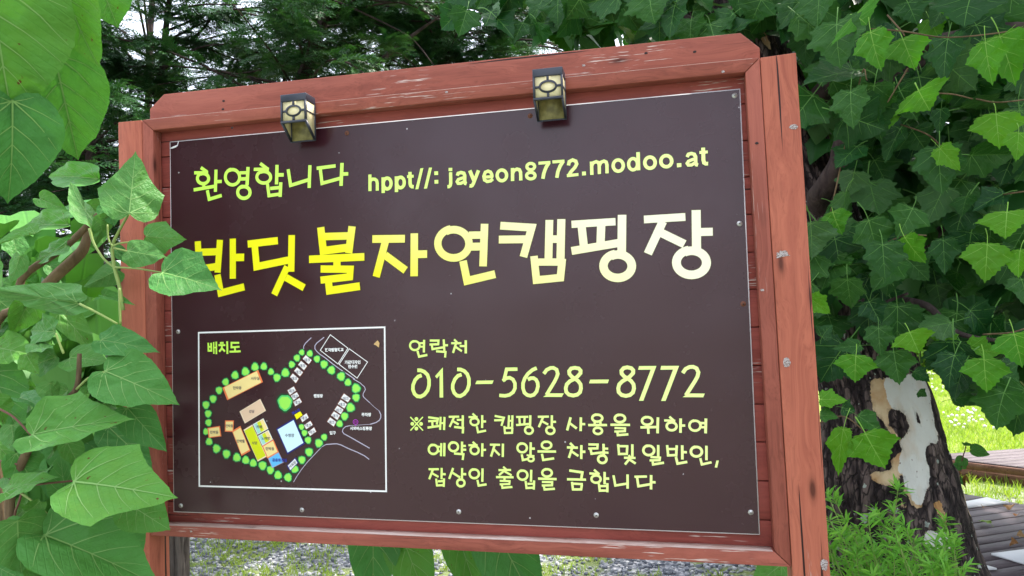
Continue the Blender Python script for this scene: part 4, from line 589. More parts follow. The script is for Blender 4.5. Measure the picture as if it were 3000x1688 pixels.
def leaf_at(parent, me, b, t, wpx, Y, dY=0.0, under=False, roll=0.0, upt=0.35, jit=0.18, wid=0.97):
    """a leaf whose base and tip are seen at b and t; the blade lies about the depth Y"""
    B, T = at(b[0], b[1], Y - dY / 2), at(t[0], t[1], Y + dY / 2); y = T - B; L = np.linalg.norm(y); y = y / L
    mid = (B + T) / 2; v = CAM - mid; dist = np.linalg.norm(v); v = v / dist
    zc = proj(mid)[2]; wm = wpx * zc / FPX
    f = v * (-1 if under else 1) + UP * upt * (-0.3 if under else 1) + RNG.normal(size=3) * jit
    z = f - y * (f @ y); z /= np.linalg.norm(z); x = np.cross(y, z)
    c, s = math.cos(roll), math.sin(roll); x, z = x * c + z * s, z * c - x * s
    M = Matrix(((x[0]*wm/wid, y[0]*L, z[0]*L, B[0]), (x[1]*wm/wid, y[1]*L, z[1]*L, B[1]), (x[2]*wm/wid, y[2]*L, z[2]*L, B[2]), (0, 0, 0, 1)))
    return link('leaf', me, parent, M)
Z1 = lambda p: (p[0] / 1.717, p[1] / 1.717)
Z4 = lambda p: (p[0] / 1.717, p[1] / 1.717 + 844)
Z3 = lambda p: (p[0] / 1.717 + 2000, p[1] / 1.717)
Z6 = lambda p: (p[0] / 1.717 + 2000, p[1] / 1.717 + 844)
Z2 = lambda p: (p[0] / 1.717 + 1000, p[1] / 1.717)

# ------------------------------------------------------------------ bark
def barkmat(name, a, b, sc=(30, 30, 9), strength=0.8, moss=None):
    t = NT(name); o = t.obj(); n1 = t.noise(t.mapped(o, sc), 1.0, 5.0, 0.6, 0.8)
    n2 = t.noise(o, 6.0, 3.0)
    col = t.mix(t.ramp(n1, [(0.35, 0.0), (0.65, 1.0)]), a + (1,), b + (1,))
    col = t.mix(t.ramp(n2, [(0.45, 0.0), (0.7, 0.5)]), col, tuple(c * 1.7 for c in b) + (1,))
    if moss: col = t.mix(t.ramp(t.noise(o, 9.0, 4.0), [(0.55, 0.0), (0.66, 0.8)]), col, moss + (1,))
    return t.out(t.bsdf(col, 0.85, 0.2, t.bump(n1, strength, 0.012)))
M_TWIG = barkmat('twig_bark', (0.085, 0.055, 0.030), (0.16, 0.11, 0.06), (60, 60, 12), 0.4)
M_GREENSTEM = flat('green_stem', (0.24, 0.33, 0.09), 0.5)
M_REDSTEM = flat('reddish_stem', (0.15, 0.07, 0.045), 0.5)
M_YEWBARK = barkmat('yew_bark', (0.022, 0.015, 0.015), (0.070, 0.048, 0.042), (26, 26, 7), 0.9)
def stem(parent, pts, rad, mat, name='stem', k=7, n=None):
    n = n or max(6, len(pts) * 4); S_ = spline(pts, n); R = np.interp(np.linspace(0, 1, n), np.linspace(0, 1, len(rad)), rad)
    V, F = tube(S_, R, k); V = np.vstack([V, S_[0], S_[-1]]); a, b = len(V) - 2, len(V) - 1
    F = F + [(a, (j+1) % k, j) for j in range(k)] + [(b, (n-1)*k + j, (n-1)*k + (j+1) % k) for j in range(k)]
    return link(name, mesh(name, V, F, mat, None, True), parent)
def pxs(zf, Y, *pts):
    out = []
    for p in pts:
        q = zf(p[:2]); out.append(at(q[0], q[1], p[2] if len(p) > 2 else Y))
    return out

# ------------------------------------------------------------------ the broad-leaved shrub at the left
SHRUB = empty('broadleaf_shrub', (-1.15, -0.15, 0.0), 'broad-leaved green shrub reaching in front of the left post of the sign', 'shrub')
stem(SHRUB, [(-1.12, -.20, 0), (-1.08, -.24, .35)] + pxs(Z4, -.30, (75, 1440), (70, 1330), (50, 1060), (110, 880), (215, 690)) + pxs(Z4, -.28, (300, 590), (385, 505), (400, 330)), [.016, .012, .011, .009, .005], M_TWIG)
stem(SHRUB, [(-1.18, -.12, 0), (-1.2, -.12, .7)] + pxs(Z4, -.10, (-40, 300), (120, 1390 - 1449 + 150)) + pxs(Z1, -.12, (110, 1400), (330, 1240), (505, 1072)), [.014, .012, .011, .010, .0085], M_TWIG)
stem(SHRUB, pxs(Z1, -.06, (200, 1470), (270, 1400), (390, 1290), (425, 1240), (448, 1150)), [.014, .016, .015, .010], M_TWIG)
stem(SHRUB, pxs(Z1, -.20, (620, 1560), (602, 1449), (575, 1345), (566, 1240), (600, 1160), (648, 1076)), [.0045, .0045, .004, .003], M_GREENSTEM)
stem(SHRUB, pxs(Z1, -.20, (580, 1350), (520, 1300), (470, 1220), (450, 1150)), [.003, .003, .004], M_GREENSTEM)
for pts in (((566, 1240), (600, 1225), (652, 1218)), ((572, 1248), (640, 1265), (760, 1300)), ((580, 1345), (690, 1352), (818, 1372)), ((566, 1240), (545, 1200), (540, 1130))): stem(SHRUB, pxs(Z1, -.21, *pts), [.0026, .002], M_GREENSTEM)
for pts, mt in ((((30, 1035), (150, 995), (365, 970)), M_REDSTEM), (((70, 1010), (160, 1070), (270, 1165)), M_GREENSTEM), (((-20, 600), (70, 650), (158, 742)), M_REDSTEM), (((385, 510), (450, 450), (524, 422)), M_GREENSTEM),
                (((125, 985), (95, 1080), (75, 1145), (88, 1260), (66, 1410)), M_REDSTEM), (((320, 330), (300, 280), (280, 228)), M_GREENSTEM), (((-20, 870), (50, 875), (90, 890)), M_REDSTEM), (((350, 1225), (420, 1285), (480, 1330)), M_GREENSTEM), (((400, 80), (500, 130), (590, 180)), M_GREENSTEM), (((600, 0), (602, 90), (605, 180)), M_GREENSTEM)):
    stem(SHRUB, pxs(Z4, -.31, *pts), [.0030, .0024], mt)
HEROL = [  # zoom frame, base, tip, width, depth, depth change, underside?, shape, roll
 (Z1, (-60, -120), (48, 612), 640, -.98, .06, 0, 0, .15), (Z1, (300, -120), (455, 330), 340, -.92, .05, 0, 0, -.3), (Z1, (270, 262), (392, 832), 400, -.86, .10, 0, 2, -.25),
 (Z1, (60, 500), (70, 1030), 400, -.93, .04, 0, 4, .2), (Z1, (470, -170), (586, 138), 320, -.80, .05, 0, 2, .1), (Z1, (495, 900), (205, 870), 150, .10, .05, 0, 0, .2), (Z1, (610, 930), (490, 1010), 90, .12, 0, 0, 2, 0),
 (Z1, (650, 1076), (680, 790), 270, -.24, .05, 1, 1, .25), (Z1, (490, 1140), (340, 965), 150, -.14, .04, 1, 2, -.4), (Z1, (345, 1130), (78, 1125), 150, -.02, .05, 0, 0, .2), (Z1, (545, 1030), (575, 1130), 120, -.16, 0, 0, 4, .2), (Z1, (540, 1090), (470, 1235), 90, -.16, .02, 1, 2, .6),
 (Z1, (735, 1190), (935, 1205), 150, -.22, .03, 1, 3, -.3), (Z1, (642, 1262), (838, 1300), 150, -.26, .03, 1, 2, .3), (Z1, (815, 1372), (1098, 1440), 300, -.30, .03, 0, 1, .1),
 (Z1, (342, 1235), (140, 1318), 110, -.16, .04, 0, 2, .3), (Z1, (100, 1288), (62, 1425), 100, -.18, 0, 1, 0, -.3), (Z4, (390, 75), (0, 10), 150, -.24, .03, 1, 2, .35), (Z1, (575, 1250), (640, 1325), 70, -.18, 0, 0, 6, 0), (Z1, (590, 1360), (430, 1440), 120, -.12, 0, 1, 6, .2), (Z1, (180, 1172), (-40, 1225), 38, -.2, 0, 1, 0, .9),
 (Z4, (278, 222), (140, 210), 150, -.25, .02, 0, 1, .1), (Z4, (150, 60), (60, 240), 150, -.10, 0, 0, 0, .2), (Z4, (300, 120), (475, 310), 130, -.08, 0, 0, 2, .4), (Z4, (508, 265), (778, 300), 168, -.26, .02, 0, 2, .1), (Z4, (285, 345), (104, 412), 130, -.25, 0, 0, 1, .2),
 (Z4, (350, 350), (530, 362), 190, -.24, 0, 0, 3, .15), (Z4, (525, 420), (874, 560), 300, -.29, .03, 0, 2, .12), (Z4, (640, 600), (825, 812), 190, -.24, .02, 0, 4, -.2), (Z4, (160, 740), (640, 638), 330, -.36, .05, 0, 1, .12), (Z4, (545, 700), (752, 892), 200, -.14, 0, 0, 2, 0),
 (Z4, (366, 972), (866, 1035), 430, -.40, .05, 0, 3, .1), (Z4, (640, 1080), (842, 1218), 230, -.30, .03, 0, 0, .2), (Z4, (85, 1168), (97, 1425), 330, -.40, .02, 1, 3, .2), (Z4, (220, 1240), (785, 1470), 420, -.33, .06, 0, 0, .1), (Z4, (25, 1030), (266, 930), 150, -.42, .02, 0, 2, .5),
 (Z4, (330, 1040), (300, 830), 130, -.18, 0, 0, 0, .4), (Z4, (-30, 300), (165, 330), 190, -.12, 0, 0, 2, .2), (Z4, (-40, 420), (90, 740), 230, -.10, 0, 0, 0, .1), (Z4, (-40, 760), (70, 880), 120, -.2, 0, 0, 2, 0), (Z4, (345, 560), (118, 560), 80, .9, .1, 1, 2, .3), (Z4, (-20, 1400), (110, 1470), 120, -.4, 0, 0, 0, 0),
 (Z4, (150, 1100), (30, 1180), 150, -.28, 0, 0, 2, 0), (Z4, (600, 770), (480, 880), 140, -.12, 0, 0, 0, 0), (Z4, (520, 40), (670, 75), 45, -.2, 0, 0, 0, .2), (Z4, (300, 1290), (200, 1460), 200, -.22, 0, 0, 4, 0), (Z4, (180, 500), (60, 640), 160, -.05, 0, 0, 0, 0), (Z4, (560, 1230), (680, 1420), 260, -.20, 0, 0, 2, 0),
 (Z1, (200, 1000), (330, 1060), 90, .05, 0, 0, 0, 0), (Z1, (250, 1340), (330, 1430), 80, -.05, 0, 0, 4, 0), (Z4, (430, 960), (330, 1100), 150, -.15, 0, 0, 4, 0), (Z4, (100, 850), (240, 960), 150, -.15, 0, 0, 6, 0)]
for zf, b, t, w, Y, dY, un, var, roll in HEROL:
    leaf_at(SHRUB, CAT[var], zf(b), zf(t), w / 1.717, Y, dY, bool(un), roll)
for i in range(46):          # leaves deeper in the shrub, behind the post
    px, py = random.uniform(-80, 400), random.uniform(1000, 1720) if i % 5 else random.uniform(760, 1000)
    if px > 330 and py < 1000: continue
    a = random.uniform(0, 2*pi); L = random.uniform(90, 170); Y = random.uniform(.12, .40)
    leaf_at(SHRUB, random.choice(CAT), (px, py), (px + L * math.cos(a), py + L * (.5 + .5 * math.sin(a))), L * random.uniform(.8, 1.05), Y, random.uniform(-.08, .08), random.random() < .25, random.uniform(-.5, .5))
for i in range(11):          # and around the broken branch
    px, py = random.uniform(-60, 330), random.uniform(590, 1000); a = random.gauss(1.9, .9); L = random.uniform(60, 120); Y = random.uniform(.0, .45)
    leaf_at(SHRUB, random.choice(CAT), (px, py), (px + L * math.cos(a), py + L * math.sin(a)), L * random.uniform(.75, 1.0), Y, random.uniform(-.06, .06), random.random() < .3, random.uniform(-.6, .6))
for i in range(20):
    px, py = random.uniform(-60, 230), random.uniform(960, 1690); a = random.gauss(1.0, .9); L = random.uniform(60, 105); Y = random.uniform(-.36, -.22)
    leaf_at(SHRUB, random.choice(CAT), (px, py), (px + L * math.cos(a), py + L * math.sin(a)), L * random.uniform(.75, 1.0), Y, random.uniform(-.04, .04), random.random() < .3, random.uniform(-.6, .6))
# low plant under the middle of the sign, its leaf tips hanging below the bottom rail
LOW = empty('young_shrub', (-0.13, 0.55, 0.0), 'young shrub with large drooping leaves showing beneath the bottom rail of the sign', 'shrub')
stem(LOW, [(-.13, .55, 0), (-.10, .52, .5), (-.12, .46, 1.0), (-.10, .44, 1.12)], [.013, .010, .006], M_TWIG)
for j, (b, t, w, var, un) in enumerate((((1090, 1520), (1100, 1790), 150, 4, 0), ((1168, 1545), (1262, 1800), 140, 2, 0), ((1330, 1530), (1415, 1790), 118, 6, 0), ((1440, 1520), (1580, 1820), 195, 0, 0), ((2290, 1655), (2200, 1720), 90, 2, 0))):
    leaf_at(LOW, CAT[var], b, t, w, .40 + .03 * (j % 3), -.06, bool(un), random.uniform(-.3, .3), 0.1)
    B = at(b[0], b[1], .40 + .03 * (j % 3)); stem(LOW, [(-.11, .45, 1.05), tuple((np.array([-.11, .45, 1.12]) + B) / 2 + [0, 0, .03]), tuple(B)], [.0035, .003], M_GREENSTEM)

# ------------------------------------------------------------------ the plane tree behind the right post
TREE = empty('plane_tree', (1.78, 1.25, 0.0), 'leaning plane tree with flaking mottled bark and lobed leaves behind the right post', 'tree')
def trunkgeo(P, R, ns, nl, furrow, seed):
    C = spline(P, nl); R = np.interp(np.linspace(0, 1, nl), np.linspace(0, 1, len(R)), R); V, F = tube(C, R, ns)
    V = V.reshape(nl, ns, 3); D = V - C[:, None]; D /= np.linalg.norm(D, axis=2)[..., None]
    return C, R, V, D, F
TP = [tuple(at(2655, 1720, 1.25) * [1, 1, 0] + [.10, 0, -.05])] + [tuple(at(x, y, Y)) for x, y, Y in ((2630, 1690, 1.25), (2588, 1400, 1.25), (2545, 1118, 1.25), (2345, 560, 1.33), (2132, 40, 1.42), (1960, -330, 1.5))] + [(0.95, 1.55, 4.6)]
nl, ns = 420, 220
C, R, V, D, F = trunkgeo(TP, [.42, .300, .246, .184, .168, .165, .155, .10], ns, nl, .006, 1)
hgt = np.concatenate([[0], np.cumsum(np.linalg.norm(np.diff(C, axis=0), axis=1))])
pp = proj(V.reshape(-1, 3)).reshape(nl, ns, 3)
def inpoly(x, y, P):
    P = np.array(P, float); ins = np.zeros(x.shape, bool); j = len(P) - 1
    for i in range(len(P)):
        c = ((P[i][1] > y) != (P[j][1] > y)) & (x < (P[j][0] - P[i][0]) * (y - P[i][1]) / (P[j][1] - P[i][1] + 1e-9) + P[i][0]); ins ^= c; j = i
    return ins
front = np.einsum('ijk,ijk->ij', D, CAM - V) > 0
NZ = np.array([[mnoise.noise((D[i, j, 0]*4 + 7, D[i, j, 1]*4, hgt[i]*9)) for j in range(ns)] for i in range(nl)])
N2 = np.array([[mnoise.noise((D[i, j, 0]*2.2 + 3, D[i, j, 1]*2.2, hgt[i]*2.6 + 5)) for j in range(ns)] for i in range(nl)])
N3 = np.array([[mnoise.noise((D[i, j, 0]*13, D[i, j, 1]*13, hgt[i]*22)) for j in range(ns)] for i in range(nl)])
qx = (pp[..., 0] - 2000) * 1.717 + 20 * NZ + 4 * N3; qy = (pp[..., 1] - 844) * 1.717 + 24 * NZ + 6 * N3
WHITE = [[(1010, 440), (1215, 440), (1245, 560), (1275, 650), (1295, 740), (1290, 785), (1238, 800), (1225, 860), (1250, 900), (1235, 1000), (1205, 1055), (1200, 1095), (1150, 1060), (1125, 1000), (1120, 950), (1090, 930), (1085, 860), (1088, 760), (1100, 740), (1142, 700), (1110, 620), (1050, 610), (1030, 560)],
         [(1215, 1240), (1250, 1208), (1280, 1250), (1340, 1230), (1350, 1310), (1230, 1330)]]
TAN = [[(955, 480), (1025, 465), (1062, 540), (1040, 620), (1060, 700), (1082, 755), (1060, 745), (1000, 665), (942, 600)], [(1040, 850), (1088, 825), (1097, 945), (1072, 1012), (958, 972), (952, 938), (1040, 910)], [(1260, 1090), (1312, 1078), (1350, 1280), (1322, 1205), (1300, 1150)], [(1110, 1000), (1150, 1060), (1200, 1095), (1170, 1110), (1120, 1040)], [(1095, 1085), (1122, 1085), (1120, 1115), (1098, 1110)]]
HOLES = [[(1040, 620), (1105, 612), (1140, 690), (1095, 745), (1050, 700)], [(1165, 625), (1180, 625), (1198, 680), (1180, 675)]]
wh = np.zeros((nl, ns), bool); tn = np.zeros((nl, ns), bool)
for P in WHITE: wh |= inpoly(qx, qy, P)
for P in TAN: tn |= inpoly(qx, qy, P)
for P in HOLES: h_ = inpoly(qx, qy, P); wh &= ~h_; tn &= ~h_
wh &= front; tn &= front & ~wh
high = hgt[:, None] > 2.05
wh |= (high & (N2 + .5*NZ > .52)) | (~front & (N2 > .42)); tn |= ((high & (N2 + .5*NZ > .40)) | (~front & (N2 > .30))) & ~wh
bare = np.clip(wh + tn, 0, 1).astype(float)
sm = bare.copy()
for _ in range(2): sm = (sm + np.roll(sm, 1, 1) + np.roll(sm, -1, 1) + np.roll(sm, 1, 0) + np.roll(sm, -1, 0)) / 5
ang = np.arange(ns) * 2 * pi / ns
FUR = np.array([[mnoise.ridged_multi_fractal((math.cos(ang[j]) * 7.5 + .35*NZ[i, j], math.sin(ang[j]) * 7.5, hgt[i] * 6.5), 0.9, 2.1, 3, 1.0, 2.0) for j in range(ns)] for i in range(nl)])
FUR = (FUR - FUR.min()) / (FUR.max() - FUR.min())
V2 = V + D * ((1 - sm) * (.009 - .020 * FUR**2) + .010 * N2 + .0015 * N3)[..., None]
def planebark():
    t = NT('plane_bark'); o = t.obj(); at_ = lambda k: t.n('Attribute', {'attribute_name': k}).outputs['Fac']
    n1 = t.noise(t.mapped(o, (38, 38, 13)), 1.0, 5.0, 0.62, 0.6); fu = at_('furrow')
    dark = t.mix(t.ramp(n1, [(0.32, 0.0), (0.66, 1.0)]), (0.055, 0.038, 0.036, 1), (0.165, 0.122, 0.108, 1))
    dark = t.mix(t.ramp(fu, [(0.42, 0.0), (0.70, 1.0)]), dark, (0.022, 0.015, 0.015, 1))
    cv = t.n('TexVoronoi', {'feature': 'DISTANCE_TO_EDGE'}, Vector=t.n('VectorMath', {'operation': 'ADD'}, _0=t.mapped(o, (44, 44, 17)), _1=t.n('CombineXYZ', None, X=t.math('MULTIPLY', n1, 1.6), Y=t.math('MULTIPLY', n1, 1.2), Z=t.math('MULTIPLY', n1, 1.8)).outputs[0]).outputs[0], Scale=1.0, Randomness=1.0).outputs['Distance']
    crk = t.ramp(cv, [(0.02, 1.0), (0.10, 0.0)]); dark = t.mix(t.math('MULTIPLY', crk, 0.85), dark, (0.016, 0.011, 0.012, 1))
    lic = t.math('GREATER_THAN', t.noise(o, 24.0, 2.0), 0.69); dark = t.mix(lic, dark, (0.30, 0.34, 0.30, 1))
    n2 = t.noise(o, 11.0, 4.0); n3 = t.noise(t.mapped(o, (60, 60, 26)), 1.0, 2.0)
    pale = t.mix(n2, (0.47, 0.465, 0.42, 1), (0.62, 0.615, 0.58, 1)); pale = t.mix(t.math('GREATER_THAN', n3, 0.70), pale, (0.20, 0.15, 0.13, 1))
    pale = t.mix(t.ramp(t.noise(t.mapped(o, (16, 16, 7), (3, 3, 3)), 1.0, 4.0), [(0.50, 0.0), (0.68, 0.55)]), pale, (0.46, 0.36, 0.26, 1))
    tan = t.mix(t.ramp(n2, [(0.35, 0.0), (0.65, 1.0)]), (0.36, 0.19, 0.07, 1), (0.55, 0.42, 0.26, 1))
    e_ = t.math('MULTIPLY', t.math('SUBTRACT', t.noise(t.mapped(o, (70, 70, 40)), 1.0, 4.0, 0.65), 0.5), 1.1); ed_ = lambda k: t.ramp(t.math('ADD', at_(k), e_), [(0.46, 0.0), (0.54, 1.0)])
    c = t.mix(ed_('bare'), dark, tan); c = t.mix(ed_('white'), c, pale)
    h = t.math('MULTIPLY', t.math('SUBTRACT', n1, t.math('MULTIPLY', crk, 0.9)), t.math('SUBTRACT', 1.0, t.math('MULTIPLY', at_('bare'), 0.93)))
    return t.out(t.bsdf(c, 0.8, 0.25, t.bump(h, 0.9, 0.010)))
M_PLANEBARK = planebark()
def soft(a):
    a = a.astype(float)
    for _ in range(3): a = (a + np.roll(a, 1, 1) + np.roll(a, -1, 1) + np.roll(a, 1, 0) + np.roll(a, -1, 0)) / 5
    return a.ravel()
link('trunk', mesh('trunk', V2.reshape(-1, 3), F, M_PLANEBARK, None, True, {'white': soft(wh), 'tan': soft(tn), 'bare': soft(bare), 'furrow': FUR.ravel()}), TREE)
M_LIMB = barkmat('plane_limb', (0.028, 0.019, 0.020), (0.085, 0.062, 0.055), (30, 30, 10), 0.7)
for pts, rad in ((((2470, 760, 1.35), (2400, 600, 1.15), (2420, 545, 1.05), (2455, 480, 1.0), (2465, 425, 1.0), (2520, 300, 1.05), (2700, 180, 1.1)), (.05, .034, .020)),
                 (((2500, 800, 1.35), (2650, 780, 1.5), (2800, 640, 1.4), (3050, 560, 1.3)), (.035, .018, .010)), (((2520, 870, 1.2), (2700, 890, .95), (2780, 960, .85), (2860, 990, .8), (3060, 1010, .8)), (.016, .010, .005)),
                 (((2300, 380, 1.4), (2500, 200, 1.2), (2800, 110, 1.0), (3100, 60, .9)), (.05, .03, .014)), (((2200, 150, 1.45), (1950, 40, 1.2), (1700, -20, 1.1), (1450, -60, 1.1)), (.035, .018, .006)), (((2520, 850, 1.1), (2540, 900, .9), (2660, 860, .8)), (.012, .008, .004))):
    stem(TREE, [tuple(at(*p)) for p in pts], rad, M_LIMB, 'limb', 9, 26)
# twigs carrying the nearest leaves
for pts in (((2600, 45, .7), (2640, 90, .62), (2650, 105, .6)), ((2550, 85, .62), (2645, 92, .6), (2770, 110, .6), (2925, 97, .6), (3010, 80, .6)), ((2430, 640, .8), (2520, 232, .75), (2540, 235, .7)), ((2860, 290, .65), (2920, 300, .6), (3010, 292, .6)), ((2680, 275, .75), (2780, 275, .62), (2850, 290, .62)),
            ((2660, 200, .7), (2600, 300, .7)), ((2580, 720, .8), (2650, 690, .72), (2715, 690, .7)), ((2640, 365, .8), (2715, 393, .7), (2760, 430, .68)), ((2940, 570, .7), (2975, 565, .65), (3010, 560, .65)), ((2400, 1240, .8), (2470, 1220, .7), (2535, 1265, .62)), ((2880, 980, .6), (2960, 975, .55), (3010, 960, .55)), ((2540, 650, .9), (2585, 700, .8))):
    stem(TREE, [tuple(at(*p)) for p in pts], [.0028, .0020], M_TWIG, 'twig', 5)
HEROR = [(Z3, (590, 5), (470, 140), 170, .95, 0), (Z3, (775, 112), (775, 338), 290, .62, 0), (Z3, (862, 78), (930, 112), 380, .58, 4), (Z3, (945, 155), (985, 352), 200, .52, 2), (Z3, (1105, 192), (1165, 345), 215, .68, 2), (Z3, (1335, 185), (1300, 402), 190, .66, 0), (Z3, (1522, 205), (1545, 422), 190, .52, 2), (Z3, (1592, 172), (1680, 420), 260, .60, 4),
 (Z3, (1130, 8), (1180, 118), 190, .8, 1), (Z3, (1240, 92), (1290, 195), 150, .85, 3), (Z3, (1450, -20), (1400, 125), 340, .7, 0), (Z3, (845, 455), (845, 642), 200, .62, 0), (Z3, (912, 470), (985, 610), 130, .72, 5), (Z3, (1185, 452), (1240, 552), 300, .55, 4), (Z3, (1060, 470), (1040, 642), 180, .78, 3), (Z3, (1300, 545), (1290, 672), 95, .75, 5),
 (Z3, (1575, 568), (1590, 742), 250, .62, 2), (Z3, (1100, 640), (1010, 812), 160, .9, 1), (Z3, (1290, 742), (1290, 972), 240, .66, 0), (Z3, (1290, 742), (1395, 858), 120, .60, 3), (Z3, (1622, 972), (1460, 1052), 150, .7, 1), (Z3, (1632, 1062), (1622, 1195), 260, .55, 4), (Z3, (1430, 985), (1400, 1082), 150, .8, 5), (Z3, (755, 1062), (790, 1182), 180, .75, 2),
 (Z3, (1005, 1222), (1015, 1405), 200, .62, 0), (Z3, (1115, 1188), (1205, 1332), 200, .60, 2), (Z3, (1532, 1222), (1520, 1418), 235, .58, 2), (Z3, (1310, 1200), (1320, 1382), 150, .78, 1), (Z3, (1700, 1255), (1680, 1392), 170, .55, 4), (Z3, (1690, 665), (1680, 805), 140, .55, 2), (Z3, (230, 172), (388, 62), 130, .9, 5), (Z3, (50, 55), (160, 45), 90, .95, 3),
 (Z3, (860, 220), (880, 348), 140, .8, 1), (Z3, (1040, 900), (1055, 985), 90, 2.3, 3), (Z3, (1100, 920), (1110, 1012), 100, 2.3, 5), (Z3, (800, 885), (800, 978), 110, 1.9, 1), (Z3, (720, 310), (700, 432), 200, .95, 1), (Z2, (1550, -30), (1560, 115), 290, .8, 0), (Z2, (1340, 30), (1195, 92), 90, .9, 3), (Z2, (1340, 120), (1140, 190), 120, 1.05, 1), (Z2, (1600, 90), (1600, 218), 200, .9, 1), (Z2, (1680, 20), (1640, 185), 180, .8, 0), (Z2, (1440, 60), (1480, 170), 120, 1.1, 3),
 (Z6, (640, 50), (742, 128), 120, .35, 3), (Z6, (935, 62), (1000, 185), 150, .75, 1), (Z6, (985, 195), (990, 338), 145, .72, 0), (Z6, (1140, 218), (1192, 328), 210, .55, 4), (Z6, (900, 288), (752, 305), 90, .7, 3), (Z6, (872, 335), (860, 472), 205, .58, 2), (Z6, (1060, 312), (1090, 488), 205, .72, 1), (Z6, (1320, 220), (1310, 315), 130, .8, 3), (Z6, (1370, 330), (1322, 502), 190, .64, 0), (Z6, (1515, 352), (1526, 525), 220, .52, 2), (Z6, (1665, 225), (1712, 398), 230, .45, 4), (Z6, (1620, 518), (1560, 702), 270, .60, 0),
 (Z6, (690, 560), (826, 562), 130, .42, 3), (Z6, (690, 640), (782, 640), 110, .40, 5), (Z6, (812, 700), (766, 942), 150, .52, 2), (Z6, (915, 725), (1015, 915), 265, .48, 2), (Z6, (880, 640), (1010, 730), 130, .60, 1), (Z6, (1350, 560), (1470, 540), 110, .9, 1), (Z6, (1185, 520), (1230, 545), 60, 1.0, 3), (Z6, (700, 250), (740, 180), 120, .7, 5), (Z6, (800, 600), (870, 620), 100, .75, 1), (Z6, (1160, 420), (1250, 470), 110, .8, 1), (Z6, (1430, 300), (1600, 330), 150, .72, 3), (Z6, (1600, 430), (1700, 480), 170, .75, 1)]
for zf, b, t, w, Y, var in HEROR:
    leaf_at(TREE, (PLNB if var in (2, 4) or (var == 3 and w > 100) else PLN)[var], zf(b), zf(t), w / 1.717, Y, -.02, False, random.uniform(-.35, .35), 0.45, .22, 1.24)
# lower edge of the crown as it is seen from the sign: lawn shows below it
EX = [1290, 1450, 1560, 1900, 2260, 2262, 2330, 2360, 2400, 2560, 2660, 2700, 2760, 2790, 2850, 2920, 3000, 3100, 3600]
EY = [70, 90, 120, 130, 100, 140, 160, 700, 1150, 1120, 1080, 1060, 1040, 1120, 1160, 1240, 1260, 1280, 1350]
nfill = 0
while nfill < 150:
    px = random.uniform(2330, 3060) if random.random() < .86 else random.uniform(1600, 2330); py = random.uniform(-40, 1180)
    lim = np.interp(px, EX, EY) - 60
    if py > lim: continue
    Y = random.uniform(.72, 1.25) if py < 950 else random.uniform(.66, .95)
    if 2450 < px < 2700 and py > 930 and random.random() < .7: continue
    L = random.uniform(95, 160); a = random.gauss(pi/2, .6); zc = proj(at(px, py, Y))[2]; L *= 2.3 / zc
    leaf_at(TREE, PLN[int(RNG.integers(8))], (px, py), (px + L * math.cos(a), py + L * math.sin(a) * random.uniform(.6, 1)), L * random.uniform(.9, 1.25), Y, random.uniform(-.06, .04), random.random() < .12, random.uniform(-.6, .6), 0.5, .3, 1.24)
    nfill += 1
for i in range(66):
    px, py = random.uniform(1340, 2420), random.uniform(-80, 105)
    if py > np.interp(px, EX, EY) - 25: continue
    Y = random.uniform(.85, 1.3); L = random.uniform(75, 125); a = random.gauss(pi/2, .7)
    leaf_at(TREE, random.choice(PLN), (px, py), (px + L * math.cos(a), py + L * math.sin(a) * .8), L * random.uniform(.95, 1.25), Y, random.uniform(-.06, .04), False, random.uniform(-.6, .6), 0.5, .3, 1.24)
for i in range(13):
    px, py = random.uniform(2370, 2640), random.uniform(640, 980); Y = random.uniform(.70, .92); L = random.uniform(80, 120); a = random.gauss(pi/2, .5)
    leaf_at(TREE, random.choice(PLN), (px, py), (px + L * math.cos(a), py + L * math.sin(a)), L * random.uniform(.95, 1.25), Y, random.uniform(-.06, .04), False, random.uniform(-.5, .5), 0.5, .3, 1.24)
def lowleaf(right, n, fold, droop):
    Q = outline(right, n); c = np.array([0, .4]); V = np.vstack([c, Q]); V3 = np.column_stack([V, fold * np.abs(V[:, 0]) - droop * (V[:, 1] - .15)**2])
    F = np.array([(0, 1 + j, 1 + (j+1) % n) for j in range(n)]); p, q, s = V3[F[3]]
    return V3, F if np.cross(q - p, s - p)[2] > 0 else F[:, ::-1]
PLOW = lowleaf(PLANE5, 18, .2, .2); CLOW = lowleaf(CATALPA, 12, .2, .2)
def cloud(tv, P, L, name, mat, parent=None, kind='stuff', zhint=None, down=0.75):
    n = len(P); y = unit(n); y[:, 2] = -np.abs(y[:, 2]) * down - .25; z = unit(n) * .75 + (np.array(zhint) if zhint is not None else np.array([0, -.55, .65]))
    M = frames(P, y, z, L); V, F = scatter(tv[0], tv[1], M); tint = np.repeat(RNG.random(n), len(tv[0]))
    return link(name, mesh(name, V, F, mat, None, False, {'tint': tint}), parent, None, kind)
def crownpts(n, lo, hi, keep):
    out = []
    while sum(map(len, out)) < n:
        P = RNG.uniform(lo, hi, (n, 3)); out.append(P[keep(P)])
    return np.concatenate(out)[:n]
def keep_plane(P):
    q = proj(P); lim = np.interp(q[:, 0], EX, EY); ok = ((q[:, 1] < lim - 20) | (q[:, 0] > 3100)) & (q[:, 0] > 1380) & ~((P[:, 1] < .9) & (P[:, 0] < .95))
    den = np.array([mnoise.noise((p[0]*1.4, p[1]*1.1, p[2]*1.4)) for p in P]); ok &= den > -.18
    return ok & (RNG.random(len(P)) < np.where(q[:, 0] < 2250, .8, 1.0))
P = []
